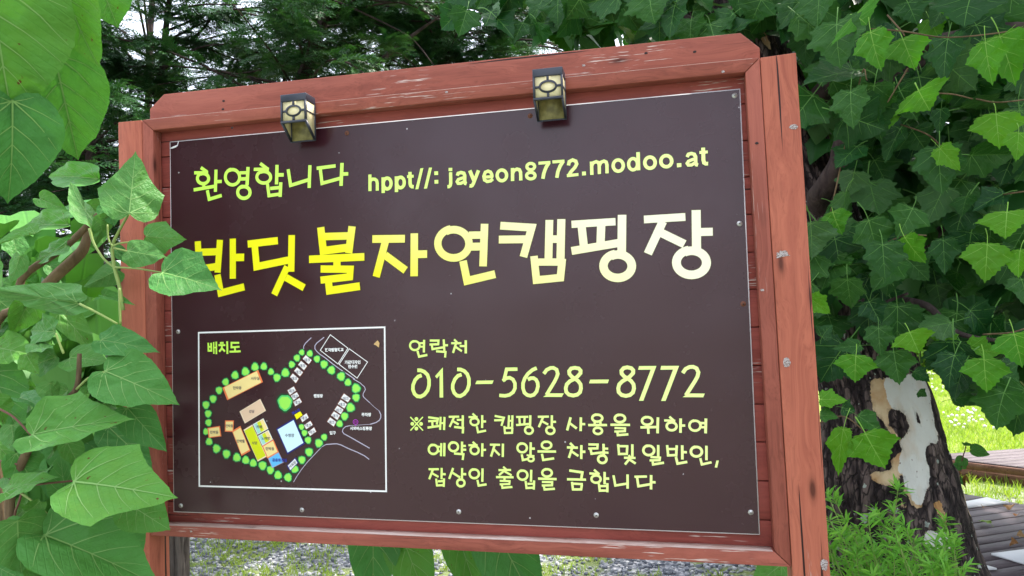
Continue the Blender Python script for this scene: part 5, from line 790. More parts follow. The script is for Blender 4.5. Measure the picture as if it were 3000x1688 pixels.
while len(P) < 900:          # the shaded inside of the broad-leaved shrub
    px, py, Y = random.uniform(-160, 345), random.uniform(560, 1760), random.uniform(.14, .75)
    if py > 1000 or random.random() < .12: P.append(at(px, py, Y))
P = np.array(P); P = P[P[:, 2] > .1]; cloud(CLOW, P, RNG.uniform(.10, .17, len(P)), 'foliage', M_CAT, SHRUB)
PTS = np.vstack([crownpts(8500, (.1, 1.0, 1.05), (5.6, 4.6, 3.9), keep_plane), crownpts(3600, (.9, -2.0, 2.75), (6.5, 4.5, 5.6), lambda P: (proj(P)[:, 1] < -60) & (P[:, 0] + .35*P[:, 1] > 1.3))])  # second batch: crown out of view, extended overhead to block skylight
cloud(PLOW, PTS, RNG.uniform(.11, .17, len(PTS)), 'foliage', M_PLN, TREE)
# ------------------------------------------------------------------ the yews behind the sign
M_YEW = leafmat('yew_needle', (0.018, 0.074, 0.032), (0.050, 0.120, 0.050), (0.055, 0.165, 0.045), 0.25, 0.42, 0.35)
def twig_template():
    V, F = [], []; n = 17; L = 1.0
    for i in range(n):
        y = .08 + .92 * i / n
        for s in (-1, 1):
            l = .25 * (1 - .45 * (i / n)**2) * RNG.uniform(.8, 1.1); a = math.radians(RNG.uniform(38, 62)); w = .023; z = RNG.uniform(-.02, .05)
            d = np.array([s * math.sin(a), math.cos(a), z * 3]); b = np.array([0, y, 0]); pn = np.array([s * math.cos(a), -math.sin(a), 0]) * w
            k = len(V); V += [b, b + d*l*.45 + pn + [0, 0, z], b + d*l + [0, 0, z - .02], b + d*l*.45 - pn + [0, 0, z]]; F.append((k, k+1, k+2, k+3))
    k = len(V); V += [(-.008, 0, 0), (.008, 0, 0), (.003, 1, 0), (-.003, 1, 0)]; F.append((k, k+1, k+2, k+3))
    V = np.array(V, float); V[:, 2] -= .16 * V[:, 1]**2
    return V, np.array(F)
TWIGS = [twig_template() for _ in range(3)]
def yew(pts, rad, label, side, nb, zr, reach, extra=()):
    base = pts[0]; root = empty('yew_tree', (base[0], base[1], 0), label, 'tree', 'yew trees behind the sign')
    stem(root, pts, rad, M_YEWBARK, 'trunk', 10, 40)
    for p, r in extra: stem(root, p, r, M_YEWBARK, 'branch', 7, 24)
    S_ = spline(pts, 60); P, Yx, L = [], [], []; bv, bf, nb_ = [], [], 0
    for i in range(nb):
        z = random.uniform(*zr); c = S_[np.argmin(abs(S_[:, 2] - z))]; a = random.uniform(*side); ln = random.uniform(*reach); el = random.uniform(-.05, .40)
        d = np.array([math.cos(a) * math.cos(el), math.sin(a) * math.cos(el), math.sin(el)])
        B = spline([c, c + d * ln * .5 + RNG.normal(size=3) * .05, c + d * ln + np.array([0, 0, -.18 * ln]) + RNG.normal(size=3) * .06], 10)
        tv, tf = tube(B, np.linspace(.013, .003, 10), 4); bv.append(tv); bf.append(np.array(tf) + nb_); nb_ += len(tv)
        m_ = int(ln * 80)
        for j in range(m_):
            t = random.uniform(.12, 1.0); q = B[min(9, int(t * 9.99))]; sd = random.choice((-1, 1)); h = np.cross(d, UP); h /= np.linalg.norm(h)
            yv = d * random.uniform(.3, 1.0) + h * sd * random.uniform(.3, 1.0) + UP * random.uniform(-.55, .25); yv /= np.linalg.norm(yv)
            P.append(q + RNG.normal(size=3) * .03); Yx.append(yv); L.append(random.uniform(.13, .22))
            if random.random() < .7: P.append(q + yv * L[-1] * .55); Yx.append(yv + h * random.choice((-1, 1)) * .8); L.append(random.uniform(.09, .15))
    link('branches', mesh('branches', np.vstack(bv), np.vstack(bf), M_YEWBARK), root, None, 'stuff')
    P, Yx, L = np.array(P), np.array(Yx), np.array(L)
    q = proj(P); ok = ((q[:, 1] < 520) & (q[:, 0] > -150) & (q[:, 0] < 1750)) | ((q[:, 0] < 440) & (q[:, 1] < 1250) & (q[:, 0] > -150)); den = np.array([mnoise.noise(tuple(p * 2.3)) for p in P]); ok &= den > YEWGAP
    P, Yx, L = P[ok], Yx[ok], L[ok]
    Vs, Fs, Ts, b = [], [], [], 0
    for k, tw in enumerate(TWIGS):
        s_ = np.arange(len(P)) % 3 == k; M = frames(P[s_], Yx[s_], np.array([0, -.25, 1.0]) + unit(int(s_.sum())) * .5, L[s_]); V, F = scatter(tw[0], tw[1], M)
        Vs.append(V); Fs.append(F + b); b += len(V); Ts.append(np.repeat(RNG.random(int(s_.sum())), len(tw[0])))
    link('needles', mesh('needles', np.vstack(Vs), np.vstack(Fs), M_YEW, None, False, {'tint': np.concatenate(Ts)}), root, None, 'stuff')
YEWGAP = -0.09
A = lambda Y, *p: [tuple(at(x, y, Y)) for x, y in p]
def foot(Y, *p):
    q = A(Y, *p); return [(q[0][0], q[0][1], -.05)] + q
top = lambda q, dx, dz: q + [(q[-1][0] + dx, q[-1][1] + .1, q[-1][2] + dz)]
yew(top(foot(2.3, (300, 1300), (285, 900), (275, 560), (262, 330), (230, 100), (205, -80)), -.1, 1.4), [.075, .060, .050, .045, .035, .025, .012], 'dark yew with rough trunk, leftmost of the yews, half hidden by the broad leaves', (0, 2*pi), 62, (.9, 4.0), (.7, 1.5),
    [(A(2.3, (262, 330), (330, 480), (420, 620)), [.02, .008]), (A(2.2, (285, 900), (200, 790), (110, 650), (20, 600)), [.03, .02, .008])])
yew(top(foot(2.9, (470, 1300), (468, 800), (462, 300), (474, 204), (483, 110), (500, -30), (520, -200)), .1, 1.2), [.05, .045, .034, .026, .022, .016, .008], 'yew with a slim curved dark trunk above the left end of the sign', (0, 2*pi), 60, (1.3, 4.2), (.7, 1.5),
    [(A(2.85, (464, 292), (420, 228), (374, 158), (326, 96), (290, 20)), [.017, .012, .006]), (A(2.95, (478, 200), (510, 160), (580, 100), (640, 30)), [.014, .008])])
yew(top(foot(3.6, (430, 1300), (432, 600), (438, 150), (446, 0), (450, -150)), 0, 1.2), [.05, .04, .03, .024, .014], 'yew standing furthest back, behind the slim curved one', (0, 2*pi), 42, (1.6, 4.6), (.8, 1.7))
yew(top(foot(3.1, (800, 1300), (830, 700), (868, 300), (890, 215), (925, 130), (962, 0), (985, -160)), .15, 1.2), [.09, .08, .06, .047, .042, .036, .02], 'yew with the thickest rough trunk above the left lantern light', (-.6, 2*pi - .6), 74, (1.6, 4.2), (.8, 1.7),
    [(foot(3.2, (815, 700), (834, 240), (845, 130), (856, -10), (862, -150)), [.035, .02, .016, .012]), (A(3.0, (900, 200), (1000, 300), (1087, 204), (1204, 108), (1300, 40)), [.018, .016, .02, .014, .006]), (A(2.9, (970, 0), (1010, 14), (1105, 58), (1204, 112), (1270, 190)), [.012, .008, .006, .004]),
     (A(2.9, (985, -40), (1090, 0), (1200, 14), (1290, 60)), [.01, .005])])
yew(top(foot(4.2, (1280, 1300), (1290, 600), (1300, 100), (1310, -100)), 0, 1.2), [.07, .06, .04, .02], 'yew beside the plane tree, above the middle of the sign', (0, 2*pi), 120, (2.8, 5.0), (.7, 1.6))

yew(top(foot(3.2, (40, 1300), (50, 800), (20, 300), (0, 0)), 0, 1.0), [.07, .06, .04, .02], 'low bushy yew at the left edge, behind the broad-leaved shrub', (0, 2*pi), 95, (.1, 3.0), (.8, 1.6))
# ------------------------------------------------------------------ ground
def groundmat():
    t = NT('ground_soil'); o = t.obj(); s = t.n('SeparateXYZ', None, Vector=o)
    n1 = t.noise(o, .8, 4.0); n2 = t.noise(o, 14.0, 5.0, .7); n3 = t.noise(o, 90.0, 3.0, .7); n4 = t.noise(o, 3.0, 4.0)
    stone = t.ramp(t.n('TexVoronoi', None, Vector=o, Scale=52.0).outputs['Color'], [(0.2, (0.09, 0.10, 0.12)), (0.6, (0.24, 0.25, 0.28)), (0.9, (0.50, 0.50, 0.52))])
    turf = t.mix(t.ramp(n2, [(0.3, 0.0), (0.7, 1.0)]), (0.10, 0.17, 0.020, 1), (0.22, 0.29, 0.045, 1)); turf = t.mix(t.ramp(n3, [(0.45, 0.0), (0.7, 0.6)]), turf, (0.28, 0.25, 0.10, 1))
    lawn = t.math('ADD', t.ramp(n4, [(0.42, 0.0), (0.60, 1.0)]), t.ramp(s.outputs[1], [(0.0, 0.0), (1.0, 1.0)]))
    far = t.math('MULTIPLY', t.math('SUBTRACT', s.outputs[1], 3.6), 0.7, clamp=True)
    f = t.math('MAXIMUM', t.math('MULTIPLY', t.ramp(n4, [(0.46, 0.0), (0.58, 1.0)]), .8), far)
    return t.out(t.bsdf(t.mix(f, stone, turf), 0.9, 0.15, t.bump(t.n('TexVoronoi', None, Vector=o, Scale=52.0).outputs['Distance'], 0.6, 0.01)))
n = 60; gx = np.linspace(-1, 1, n); gx = np.sign(gx) * np.abs(gx)**2.2 * 120
V = np.array([(x, y + 4, 0.03 * mnoise.noise((x*.3, y*.3, 0)) if abs(x) < 12 and abs(y) < 14 else 0) for y in gx for x in gx]); V[:, 2] -= .012
F = np.array([(j*n + i, j*n + i + 1, (j+1)*n + i + 1, (j+1)*n + i) for j in range(n-1) for i in range(n-1)])
o = link('ground', mesh('ground', V, F, groundmat(), None, True)); o['kind'] = 'structure'
def gz(P): return np.array([0.03 * mnoise.noise((p[0]*.3, (p[1]-4)*.3, 0)) for p in P]) - .012
# gravel: loose grey chippings under and behind the sign
def pebble():
    bm = bmesh.new(); bmesh.ops.create_icosphere(bm, subdivisions=1, radius=1.0); V = np.array([v.co[:] for v in bm.verts]); F = np.array([[v.index for v in f.verts] for f in bm.faces]); bm.free()
    V *= RNG.uniform(.72, 1.12, (len(V), 1)); return V, F
def pebmat():
    t = NT('grey_chippings'); a = t.n('Attribute', {'attribute_name': 'tint'}).outputs['Fac']
    c = t.ramp(a, [(0.0, (0.10, 0.11, 0.14)), (0.5, (0.22, 0.235, 0.27)), (0.8, (0.42, 0.43, 0.45)), (1.0, (0.62, 0.61, 0.60))]); return t.out(t.bsdf(c, 0.75, 0.3))
Vs, Fs, Ts, b = [], [], [], 0
for k in range(3):
    nP = 4200; P = np.column_stack([RNG.uniform(-3.4, 1.7, nP), RNG.uniform(1.3, 4.6, nP), np.zeros(nP)]); q = proj(P); ok = (q[:, 0] > 380) & (q[:, 0] < 2420) & (q[:, 1] > 1540) & (q[:, 1] < 1760) & (np.hypot(P[:, 0]-1.78, P[:, 1]-1.25) > .45); P = P[ok]; P[:, 2] = gz(P) + .004
    S3 = RNG.uniform(.009, .021, (len(P), 1)) * RNG.uniform(.65, 1.2, (len(P), 3)) * [1, 1, .7]; V, F = scatter(*pebble(), frames(P, unit(len(P)) * [1, 1, .2], np.tile([0, 0, 1.0], (len(P), 1)), S3)); Vs.append(V); Fs.append(F + b); b += len(V); Ts.append(np.repeat(RNG.random(len(P)), 12))
link('gravel', mesh('gravel', np.vstack(Vs), np.vstack(Fs), pebmat(), None, False, {'tint': np.concatenate(Ts)}), None, None, 'stuff')
M_GRASS = leafmat('grass_blade', (0.25, 0.34, 0.045), (0.30, 0.40, 0.09), (0.42, 0.44, 0.13), .4, .5, .3)
def blades(P, h, name):
    n_ = len(P); T = np.array([(-.06, 0, 0), (.06, 0, 0), (.045, .55, .06), (-.045, .55, .06), (0, 1, .25)]); F = np.array([(0, 1, 2), (0, 2, 3), (3, 2, 4)])
    y = np.column_stack([RNG.normal(size=(n_, 2)) * .42, np.ones(n_)]); M = frames(P, y, unit(n_) * [1, 1, .1], np.column_stack([h * .9, h, h])); V, F = scatter(T, F, M)
    return link(name, mesh(name, V, F, M_GRASS, None, False, {'tint': np.repeat(RNG.random(n_), 5)}), None, None, 'stuff')
def tufts(n_, lo, hi, keep, spread):
    C_ = np.column_stack([RNG.uniform(lo[0], hi[0], n_), RNG.uniform(lo[1], hi[1], n_)]); C_ = C_[keep(C_)]; P = np.repeat(C_, 9, 0) + RNG.normal(size=(len(C_)*9, 2)) * spread; P = np.column_stack([P, np.zeros(len(P))]); P[:, 2] = gz(P); return P
def keep_g(C_):
    q = proj(np.column_stack([C_, np.zeros(len(C_))])); return (q[:, 0] > 380) & (q[:, 0] < 2430) & (q[:, 1] > 1530) & (q[:, 1] < 1760) & (np.array([mnoise.noise((c[0]*1.3, c[1]*1.3, 2)) for c in C_]) > -.12)
P = tufts(2600, (-3.4, 1.3), (1.7, 4.6), keep_g, .03); blades(P, RNG.uniform(.025, .065, len(P)), 'grass')
def keep_l(C_):
    q = proj(np.column_stack([C_, np.zeros(len(C_))])); return (q[:, 0] > 2650) & (q[:, 0] < 3060) & (q[:, 1] < 1500)
P = tufts(26000, (2.2, 3.0), (14, 20), keep_l, .05); blades(P, RNG.uniform(.03, .075, len(P)) * (1 + .05 * P[:, 1]), 'lawn_grass')
# white clover heads in the lawn
P = np.column_stack([RNG.uniform(3, 9, 1500), RNG.uniform(5.5, 14, 1500), np.full(1500, .05)]); ok = np.array([mnoise.noise((p[0]*.5, p[1]*.45, 5)) for p in P]) > .12; P = P[ok]
tV, tF = pebble(); V, F = scatter(tV, tF, frames(P, unit(len(P)), unit(len(P)), RNG.uniform(.012, .022, len(P)))); link('clover_flowers', mesh('clover_flowers', V, F, flat('clover_white', (0.75, 0.74, 0.70), .8)), None, None, 'stuff')

# ------------------------------------------------------------------ timber decks to the right
M_DECK = wood('deck_plank', (0.125, 0.096, 0.108), (0.062, 0.045, 0.050), 0.07, (0.30, 0.25, 0.27))
M_FASCIA = wood('deck_fascia', (0.24, 0.115, 0.075), (0.15, 0.07, 0.05), 0.03)
def plank_on(name, q, th, mat, parent, bevel=.003):
    """q: four (x,y) corners, long side first; top at z"""
    q = np.array(q, float); z = q[:, 2].mean(); c = q.mean(0); d = q[1] - q[0]; d[2] = 0; d /= np.linalg.norm(d); e = np.array([-d[1], d[0], 0])
    M = Matrix(((d[0], e[0], 0, c[0]), (d[1], e[1], 0, c[1]), (d[2], e[2], 1, z), (0, 0, 0, 1))); Mi = M.inverted()
    Tp = [tuple(Mi @ Vector(tuple(p))) for p in q]; g = Geo(); area = sum(Tp[i][0]*Tp[(i+1) % 4][1] - Tp[(i+1) % 4][0]*Tp[i][1] for i in range(4))
    if area < 0: Tp = Tp[::-1]
    g.prism(Tp, [(x, y, -th) for x, y, _ in Tp]); o = g.build(name, mat, parent, M)
    if bevel: b = o.modifiers.new('bevel', 'BEVEL'); b.width = bevel; b.segments = 1
    return o
ZN = .15; u = np.array([.880, .475]); v = np.array([.475, -.880])
e0, e1 = atz(2790, 1440, ZN)[:2], atz(2957, 1470, ZN)[:2]; ed = (e1 - e0) / np.linalg.norm(e1 - e0)
DECK = empty('near_deck', (2.6, 2.7, 0.0), 'low dark brown timber deck beside the plane tree with white boards lying on it', 'deck')
pw = .098
for i in range(-9, 18):
    row = []
    for s_ in (i * pw, i * pw + pw - .008):
        o_ = v * (s_ - 1.72); # line o_ + t u meets the far edge e0 + r ed
        t_, r_ = np.linalg.solve(np.column_stack([u, -ed]), e0 - o_); row.append((o_, t_))
    st = 2.42
    plank_on('plank', [(*(row[0][0] + u * st), ZN), (*(row[0][0] + u * row[0][1]), ZN), (*(row[1][0] + u * row[1][1]), ZN), (*(row[1][0] + u * st), ZN)], .024, M_DECK, DECK)
g = Geo(); a0, a1 = e0 - ed * .35, e0 + ed * 3.4; nrm = np.array([ed[1], -ed[0]]); nrm = nrm if nrm @ u < 0 else -nrm
P4 = [a0 + nrm*.01, a1 + nrm*.01, a1 + nrm*.06, a0 + nrm*.06]; g.prism([(*p, ZN - .026) for p in P4][::-1], [(*p, -.02) for p in P4][::-1]); g.build('joist', M_FASCIA, DECK)
def jo(s_):
    a0 = u * s_ + v * (-2.6); a1 = u * s_ + v * .1; g = Geo(); w_ = u * .05; P4 = [a0, a1, a1 + w_, a0 + w_]; g.prism([(*p, ZN - .026) for p in P4], [(*p, -.02) for p in P4]); g.build('joist', M_FASCIA, DECK)
jo(2.44); jo(3.2)
ZF = .135
FAR = empty('far_deck', (3.6, 5.2, 0.0), 'raised brown timber deck at the edge of the bright lawn, further from the plane tree', 'deck')
Ac, Bc, Cc = atz(2700, 1334, ZF), atz(3140, 1386, ZF), atz(3140, 1304, ZF); Cc2 = Ac + (Cc - Ac)
NPL = 9; Bk = Cc + (Bc - Ac) * 0
for i in range(NPL):
    f0, f1 = i / NPL, (i + 1) / NPL - .006
    # boards run along the far edge; each starts on the front edge
    q0, q1 = Ac + (Bc - Ac) * f0, Ac + (Bc - Ac) * f1; far = lambda f: Cc + (Bc - Cc) * f
    plank_on('plank', [q0, far(f0), far(f1), q1], .03, M_DECK, FAR)
d = (Bc - Ac)[:2]; d /= np.linalg.norm(d); nf = np.array([d[1], -d[0]]); nf = nf if nf[1] < 0 else -nf
for zt, zb, off in ((ZF - .012, ZF - .068, .022), (ZF - .071, -.02, .012)):
    P4 = [Ac[:2] + nf*off - d*.01, Bc[:2] + nf*off, Bc[:2] + nf*(off - .02), Ac[:2] + nf*(off - .02) - d*.01]
    if ((P4[1]-P4[0])[0]*(P4[2]-P4[1])[1] - (P4[1]-P4[0])[1]*(P4[2]-P4[1])[0]) < 0: P4 = P4[::-1]
    g = Geo(); g.prism([(*p, zt) for p in P4], [(*p, zb) for p in P4]); g.build('fascia', M_FASCIA, FAR)
M_WHITE = flat('white_board', (0.80, 0.80, 0.82), .5)
for pts, lab in (([(2700, 1494), (2890, 1457), (2954.6, 1471), (2760, 1494)], 'white board lying on the near deck at its grassy far edge'), ([(2904, 1621), (3060, 1601), (3060, 1668), (2993, 1647)], 'white board on the near deck, cut by the right edge of the picture'), ([(2780, 1620), (2849, 1644), (2920, 1664), (2800, 1669)], 'white board on the near deck, mostly hidden by the plane tree trunk')):
    q = [atz(x, y, ZN + .012) for x, y in pts]; q = np.array(q); c = q.mean(0); M = Matrix.Translation(tuple(c)); T = [tuple(p - c) for p in q]; area = sum(T[i][0]*T[(i+1) % 4][1] - T[(i+1) % 4][0]*T[i][1] for i in range(4)); T = T if area > 0 else T[::-1]
    g = Geo(); g.prism(T, [(x, y, z - .010) for x, y, z in T]); o = g.build('white_board', M_WHITE, None, M); tag(o, lab, 'board', 'white boards lying on the near deck')
# fallen leaves on the deck
M_DRY = leafmat('dry_leaf', (0.30, 0.13, 0.05), (0.34, 0.20, 0.11), (0.40, 0.24, 0.12), .15, .7, .2); M_YEL = leafmat('green_fallen_leaf', (0.20, 0.33, 0.03), (0.25, 0.36, 0.08), (0.22, 0.34, 0.03), .2, .5, .3)
dryV = [mesh('fallen_leaf', *leafgeo(PLANE3, 28, r_, d_, .12, 40 + i, None, .3, .012, (.5, 1.0), c_)[:2], m_, None, True) for i, (r_, d_, c_, m_) in enumerate(((.5, .5, -.6, M_DRY), (.7, .3, .5, M_DRY), (.2, .15, -.2, M_YEL)))]
for px, py, s_, k_, lab in ((2880, 1530, .065, 2, 'green fallen leaf on the deck, nearest the tree trunk'), (2957, 1488, .085, 0, 'curled brown fallen leaf just below the far white board'), (2850, 1581, .06, 1, 'small dark curled leaf in the middle of the near deck'), (2973, 1597, .075, 1, 'pale curled fallen leaf above the white board at the right edge'), (2992, 1574, .085, 0, 'reddish fallen leaf at the right edge of the deck'), (2820, 1474, .05, 0, 'tiny dry leaf lying on the far white board'), (2978, 1511, .055, 1, 'small brown leaf on the deck right of the green one'), (2882, 1487, .04, 1, 'tiny pale leaf just under the far white board')):
    if k_ == 2: px, py, s_ = 2886, 1533, .11
    p = atz(px, py, ZN + (.022 if 'lying on the far' in lab else .008)); M = Matrix.Translation(tuple(p)) @ Matrix.Rotation(random.uniform(0, 6), 4, 'Z') @ Matrix.Rotation(random.uniform(-.3, .3), 4, 'X') @ Matrix.Scale(s_ * .62, 4) @ Matrix.Translation((0, -.4, .12))
    o = link('fallen_leaf', dryV[k_], None, M); tag(o, lab, 'leaf', 'fallen leaves on the deck')

# ------------------------------------------------------------------ narrow-leaved bush at the foot of the plane tree
BUSH = empty('willowleaf_bush', (1.42, .62, 0.0), 'bright green narrow-leaved bush at the foot of the plane tree, right of the sign', 'bush')
M_NAR = leafmat('narrow_leaf', (0.13, 0.36, 0.045), (0.18, 0.36, 0.09), (0.22, 0.46, 0.05), .38, .45, .35)
Z5 = lambda p: (2380 + p[0] / 4.704, 1380 + p[1] / 4.704)
TOPS = [(220, 350), (310, 400), (460, 740), (870, 570), (1180, 260), (770, 680), (640, 800), (1290, 790), (1400, 960), (1830, 690), (1980, 1160), (580, 1000), (1110, 500), (1440, 1150), (2100, 1340), (850, 1150), (1230, 1130), (300, 1200), (900, 1400), (1500, 1230), (1700, 1000), (240, 680), (380, 860), (1000, 760), (1130, 880), (700, 930), (1750, 1180), (1850, 1300), (450, 1100), (1350, 1350), (1060, 1050), (620, 1250), (200, 900), (260, 1050), (1620, 1120), (1930, 1000), (930, 640), (1880, 850)] + [(random.uniform(180, 2000), random.uniform(900, 1500)) for _ in range(28)]
Ps, Ys, Ls, sv, sf, nb_ = [], [], [], [], [], 0
for tx, ty in TOPS:
    Y = random.uniform(.42, .78); a = at(*Z5((tx, ty)), Y); b = np.array([1.42 + (a[0] - 1.42) * .55 + random.uniform(-.1, .1), .62 + random.uniform(-.1, .12), a[2] - random.uniform(.45, .75)])
    S_ = spline([b, (a + b) / 2 + RNG.normal(size=3) * .03, a], 12); tv, tf = tube(S_, np.linspace(.0035, .0012, 12), 5); sv.append(tv); sf.append(np.array(tf) + nb_); nb_ += len(tv); T = np.gradient(S_, axis=0)
    N_ = int(np.linalg.norm(a - b) * 88)
    for j in range(N_):
        f = 1 - random.random()**1.3 * .75 if j > 8 else 1.0; k_ = min(11, int(f * 11.99)); tt = T[k_] / np.linalg.norm(T[k_]); r_ = unit(1)[0]; r_ -= tt * (r_ @ tt)
        Ps.append(S_[k_] + T[k_] * random.uniform(-.5, .2)); Ys.append(tt * random.uniform(.25, 1.1) + r_ / (np.linalg.norm(r_) + 1e-9)); Ls.append(random.uniform(.026, .050))
link('stems', mesh('stems', np.vstack(sv), np.vstack(sf), M_GREENSTEM), BUSH, None, 'stuff')
NAR = (np.array([(0, 0, 0), (.07, .25, .03), (.085, .5, .02), (.045, .8, -.03), (0, 1.0, -.10), (-.045, .8, -.03), (-.085, .5, .02), (-.07, .25, .03), (0, .3, 0), (0, .6, -.02)]), np.array([(0, 1, 8), (1, 2, 8), (2, 9, 8), (2, 3, 9), (3, 4, 9), (4, 5, 9), (5, 6, 9), (6, 8, 9), (6, 7, 8), (7, 0, 8)]))
Ps, Ys, Ls = map(np.array, (Ps, Ys, Ls)); V, F = scatter(*NAR, frames(Ps, Ys, np.array([0, -.3, 1.0]) + unit(len(Ps)) * .4, Ls)); link('foliage', mesh('foliage', V, F, M_NAR, None, False, {'tint': np.repeat(RNG.random(len(Ps)), 10)}), BUSH, None, 'stuff')
# thin sapling by the deck
SAP = empty('sapling', tuple(atz(2790, 1500, 0) * [1, 1, 0]), 'thin sapling with a few green and withered leaves between the trunk and the deck', 'sapling'); Ysp = 2.05
S6 = lambda *pts: [tuple(at(2640 + x / 4.26, 1020 + y / 4.26, Ysp)) for x, y in pts]; S7 = lambda *pts: [tuple(at(2640 + x / 4.164, 1340 + y / 4.164, Ysp)) for x, y in pts]
p0 = S7((612, 620))[0]; stem(SAP, [(p0[0] - .02, p0[1], 0)] + S7((612, 620), (640, 420), (690, 260), (745, 90)) + S6((760, 1400), (800, 1260), (810, 1200)), [.007, .005, .003, .002], M_REDSTEM, 'stem', 6)
for pts in (((640, 400), (625, 340), (610, 300)), ((660, 360), (690, 400), (730, 430)), ((690, 260), (760, 210), (830, 190), (900, 140)), ((630, 500), (670, 470), (690, 430))): stem(SAP, S7(*pts), [.002, .0015], M_REDSTEM, 'twig', 5)
stem(SAP, S6((790, 1290), (840, 1270), (880, 1268)), [.0015, .001], M_GREENSTEM, 'twig', 5)
sapl = lambda b, t, w, me, roll=0.: leaf_at(SAP, me, b, t, w, Ysp, 0, False, roll, .3, .15)
q6 = lambda x, y: (2640 + x / 4.26, 1020 + y / 4.26); q7 = lambda x, y: (2640 + x / 4.164, 1340 + y / 4.164)
for b, t, w, k_, r_ in ((q6(870, 1268), q6(1118, 1330), 38, 0, .2), (q6(800, 1200), q6(905, 1205), 14, 2, .5), (q6(770, 1200), q6(800, 1190), 12, 2, .5), (q7(770, 20), q7(650, 100), 32, 0, 0), (q7(740, 60), q7(815, 20), 30, 2, 0), (q7(720, 110), q7(540, 130), 22, 4, .4), (q7(740, 90), q7(790, 150), 20, 0, 0), (q7(710, 250), q7(765, 345), 16, 2, .2), (q7(690, 420), q7(780, 440), 9, 0, .5)): sapl(b, t, w, CAT[k_], r_)
DRYL = mesh('leaf', *leafgeo(CATALPA, 24, .8, .6, .15, 77, None, 0, .01, (.5, 1.0), -.5)[:2], M_DRY, None, True)
for b, t, w in ((q7(800, 230), q7(765, 380), 10), (q7(815, 240), q7(830, 340), 9), (q7(700, 170), q7(715, 230), 12)): sapl(b, t, w, DRYL)
# weathered log that props the left post from behind
M_LOG = barkmat('weathered_log', (0.030, 0.026, 0.026), (0.19, 0.165, 0.15), (55, 55, 6), 1.2)
b = at(520, 1640, .34); P = [(b[0] - .005, b[1], z) for z in np.linspace(-.05, 2.0, 90)]
V, F = tube(P, .040, 48); Cc_ = np.repeat(np.array(P), 48, 0); Dd = V - Cc_; an = np.arctan2(Dd[:, 1], Dd[:, 0]); V = Cc_ + Dd * np.array([1 + .30 * mnoise.noise((math.cos(a)*2.8, math.sin(a)*2.8, p[2]*2.5)) + .14 * mnoise.noise((math.cos(a)*9, math.sin(a)*9, p[2]*6)) for a, p in zip(an, Cc_)])[:, None]
o = link('log_prop', mesh('log_prop', V, F, M_LOG, None, True)); tag(o, 'weathered grey log standing close behind the left post of the sign', 'log')

# ------------------------------------------------------------------ what lies beyond
M_FAR = leafmat('far_leaf', (0.14, 0.26, 0.035), (0.18, 0.30, 0.08), (0.24, 0.34, 0.05), .4, .55, .3)
def blobtree(c, r, n_, size, parent=None, name='foliage', mat=M_FAR):
    u_ = unit(n_); rr = np.array([.72 + .38 * mnoise.noise(tuple(w * 2.2 + np.array(c[:3]))) for w in u_]) * RNG.uniform(.55, 1.0, n_)**.4; P = np.array(c) + u_ * rr[:, None] * np.array(r)
    P = P[P[:, 2] > .05]; return P
P = []
for i in range(46):
    x = -24 + i * 1.25 + random.uniform(-.8, .8); y = random.uniform(15, 24); h = random.uniform(1.6, 3.2) if x < 14 else random.uniform(1.5, 2.6)
    P.append(blobtree((x, y, h * .8), (random.uniform(1.3, 2.4), 1.5, h), 900, .2))
P = np.vstack(P); cloud(CLOW, P, RNG.uniform(.16, .34, len(P)), 'treeline', M_FAR, None, 'stuff', (0, -.6, .6))
P = []
for i in range(16):          # unseen trees added behind the camera to darken the board's reflection and cut skylight
    x = (-14.5 + i * 1.1 if i < 9 else 3.6 + (i - 9) * 1.1) + random.uniform(-.3, .3); y = -7.5 - random.uniform(0, 2.5); h = random.uniform(2.6, 3.8) * (1.75 if i < 9 else 1); P.append(blobtree((x, y, h * .9), (1.4, 1.2, h), 2000 if i < 9 else 1100, .2))
P = np.vstack(P); cloud(CLOW, P, RNG.uniform(.2, .36, len(P)), 'treeline', M_YEW, None, 'stuff', (0, .6, .6))
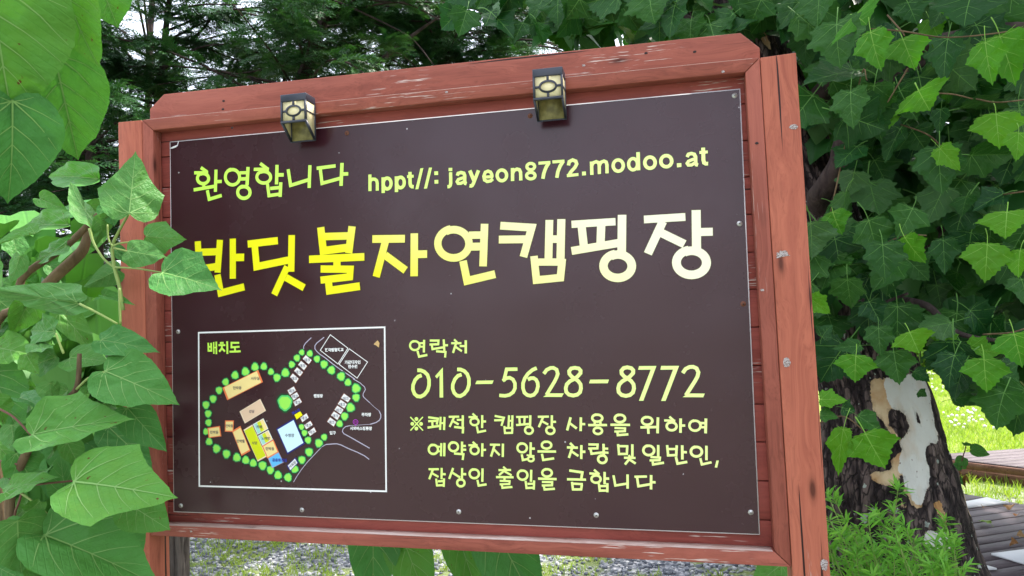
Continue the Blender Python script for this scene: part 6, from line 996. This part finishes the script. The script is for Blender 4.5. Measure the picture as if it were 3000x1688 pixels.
c = at(2697, 1100, 13.5); FB = empty('garden_bush', (c[0], c[1], 0), 'small round sunlit bush at the far edge of the lawn', 'bush'); P = blobtree((c[0], c[1], .62), (.42, .42, .62), 1500, .07); cloud(CLOW, P, RNG.uniform(.06, .11, len(P)), 'foliage', M_FAR, FB, 'stuff', (0, -.5, .7)); stem(FB, [(c[0], c[1], 0), (c[0], c[1], .6)], [.02, .01], M_TWIG)
c = at(2727, 1113, 13.0); MS = empty('garden_marker', (c[0], c[1], 0), 'tiny white marker plate on a thin stake beside the small round bush', 'sign'); stem(MS, [(c[0], c[1], 0), (c[0], c[1], c[2])], [.010, .010], flat('stake_grey', (.5, .5, .5), .5), 'stake', 6, 8); g = Geo(); g.box((-.028, -.006, -.04), (.028, .006, .035)); g.build('plate', M_WHITE, MS, Matrix.Translation((c[0], c[1] - .018, c[2])))
# low shed with a ribbed blue-grey roof, glimpsed between the leaves at the left
c = at(272, 972, 11.0); SH = empty('garden_shed', (c[0], c[1] + 1.2, 0), 'low shed with a ribbed blue-grey roof glimpsed between the leaves left of the sign', 'shed')
M_ROOF = flat('blue_grey_roof', (.30, .32, .42), .45, .5); M_WALL = flat('shed_wall', (.10, .075, .06), .8)
g = Geo(); g.box((c[0] - 1.3, c[1] + .25, 0), (c[0] + .9, c[1] + 2.2, c[2] - .12)); g.build('wall', M_WALL, SH)
g = Geo(); rx0, rx1 = c[0] - 1.6, c[0] + 1.15; ry0, ry1 = c[1], c[1] + 2.4; rz0, rz1 = c[2] - .10, c[2] + .22
g.prism([(rx0, ry0, rz0), (rx1, ry0, rz0), (rx1, ry1, rz1), (rx0, ry1, rz1)], [(rx0, ry0, rz0 - .05), (rx1, ry0, rz0 - .05), (rx1, ry1, rz1 - .05), (rx0, ry1, rz1 - .05)])
for i in range(26):
    x = rx0 + .05 + i * (rx1 - rx0 - .1) / 25; g.tube([(x, ry0 - .01, rz0 + .012), (x, ry1, rz1 + .012)], .022, 6)
g.build('roof', M_ROOF, SH)
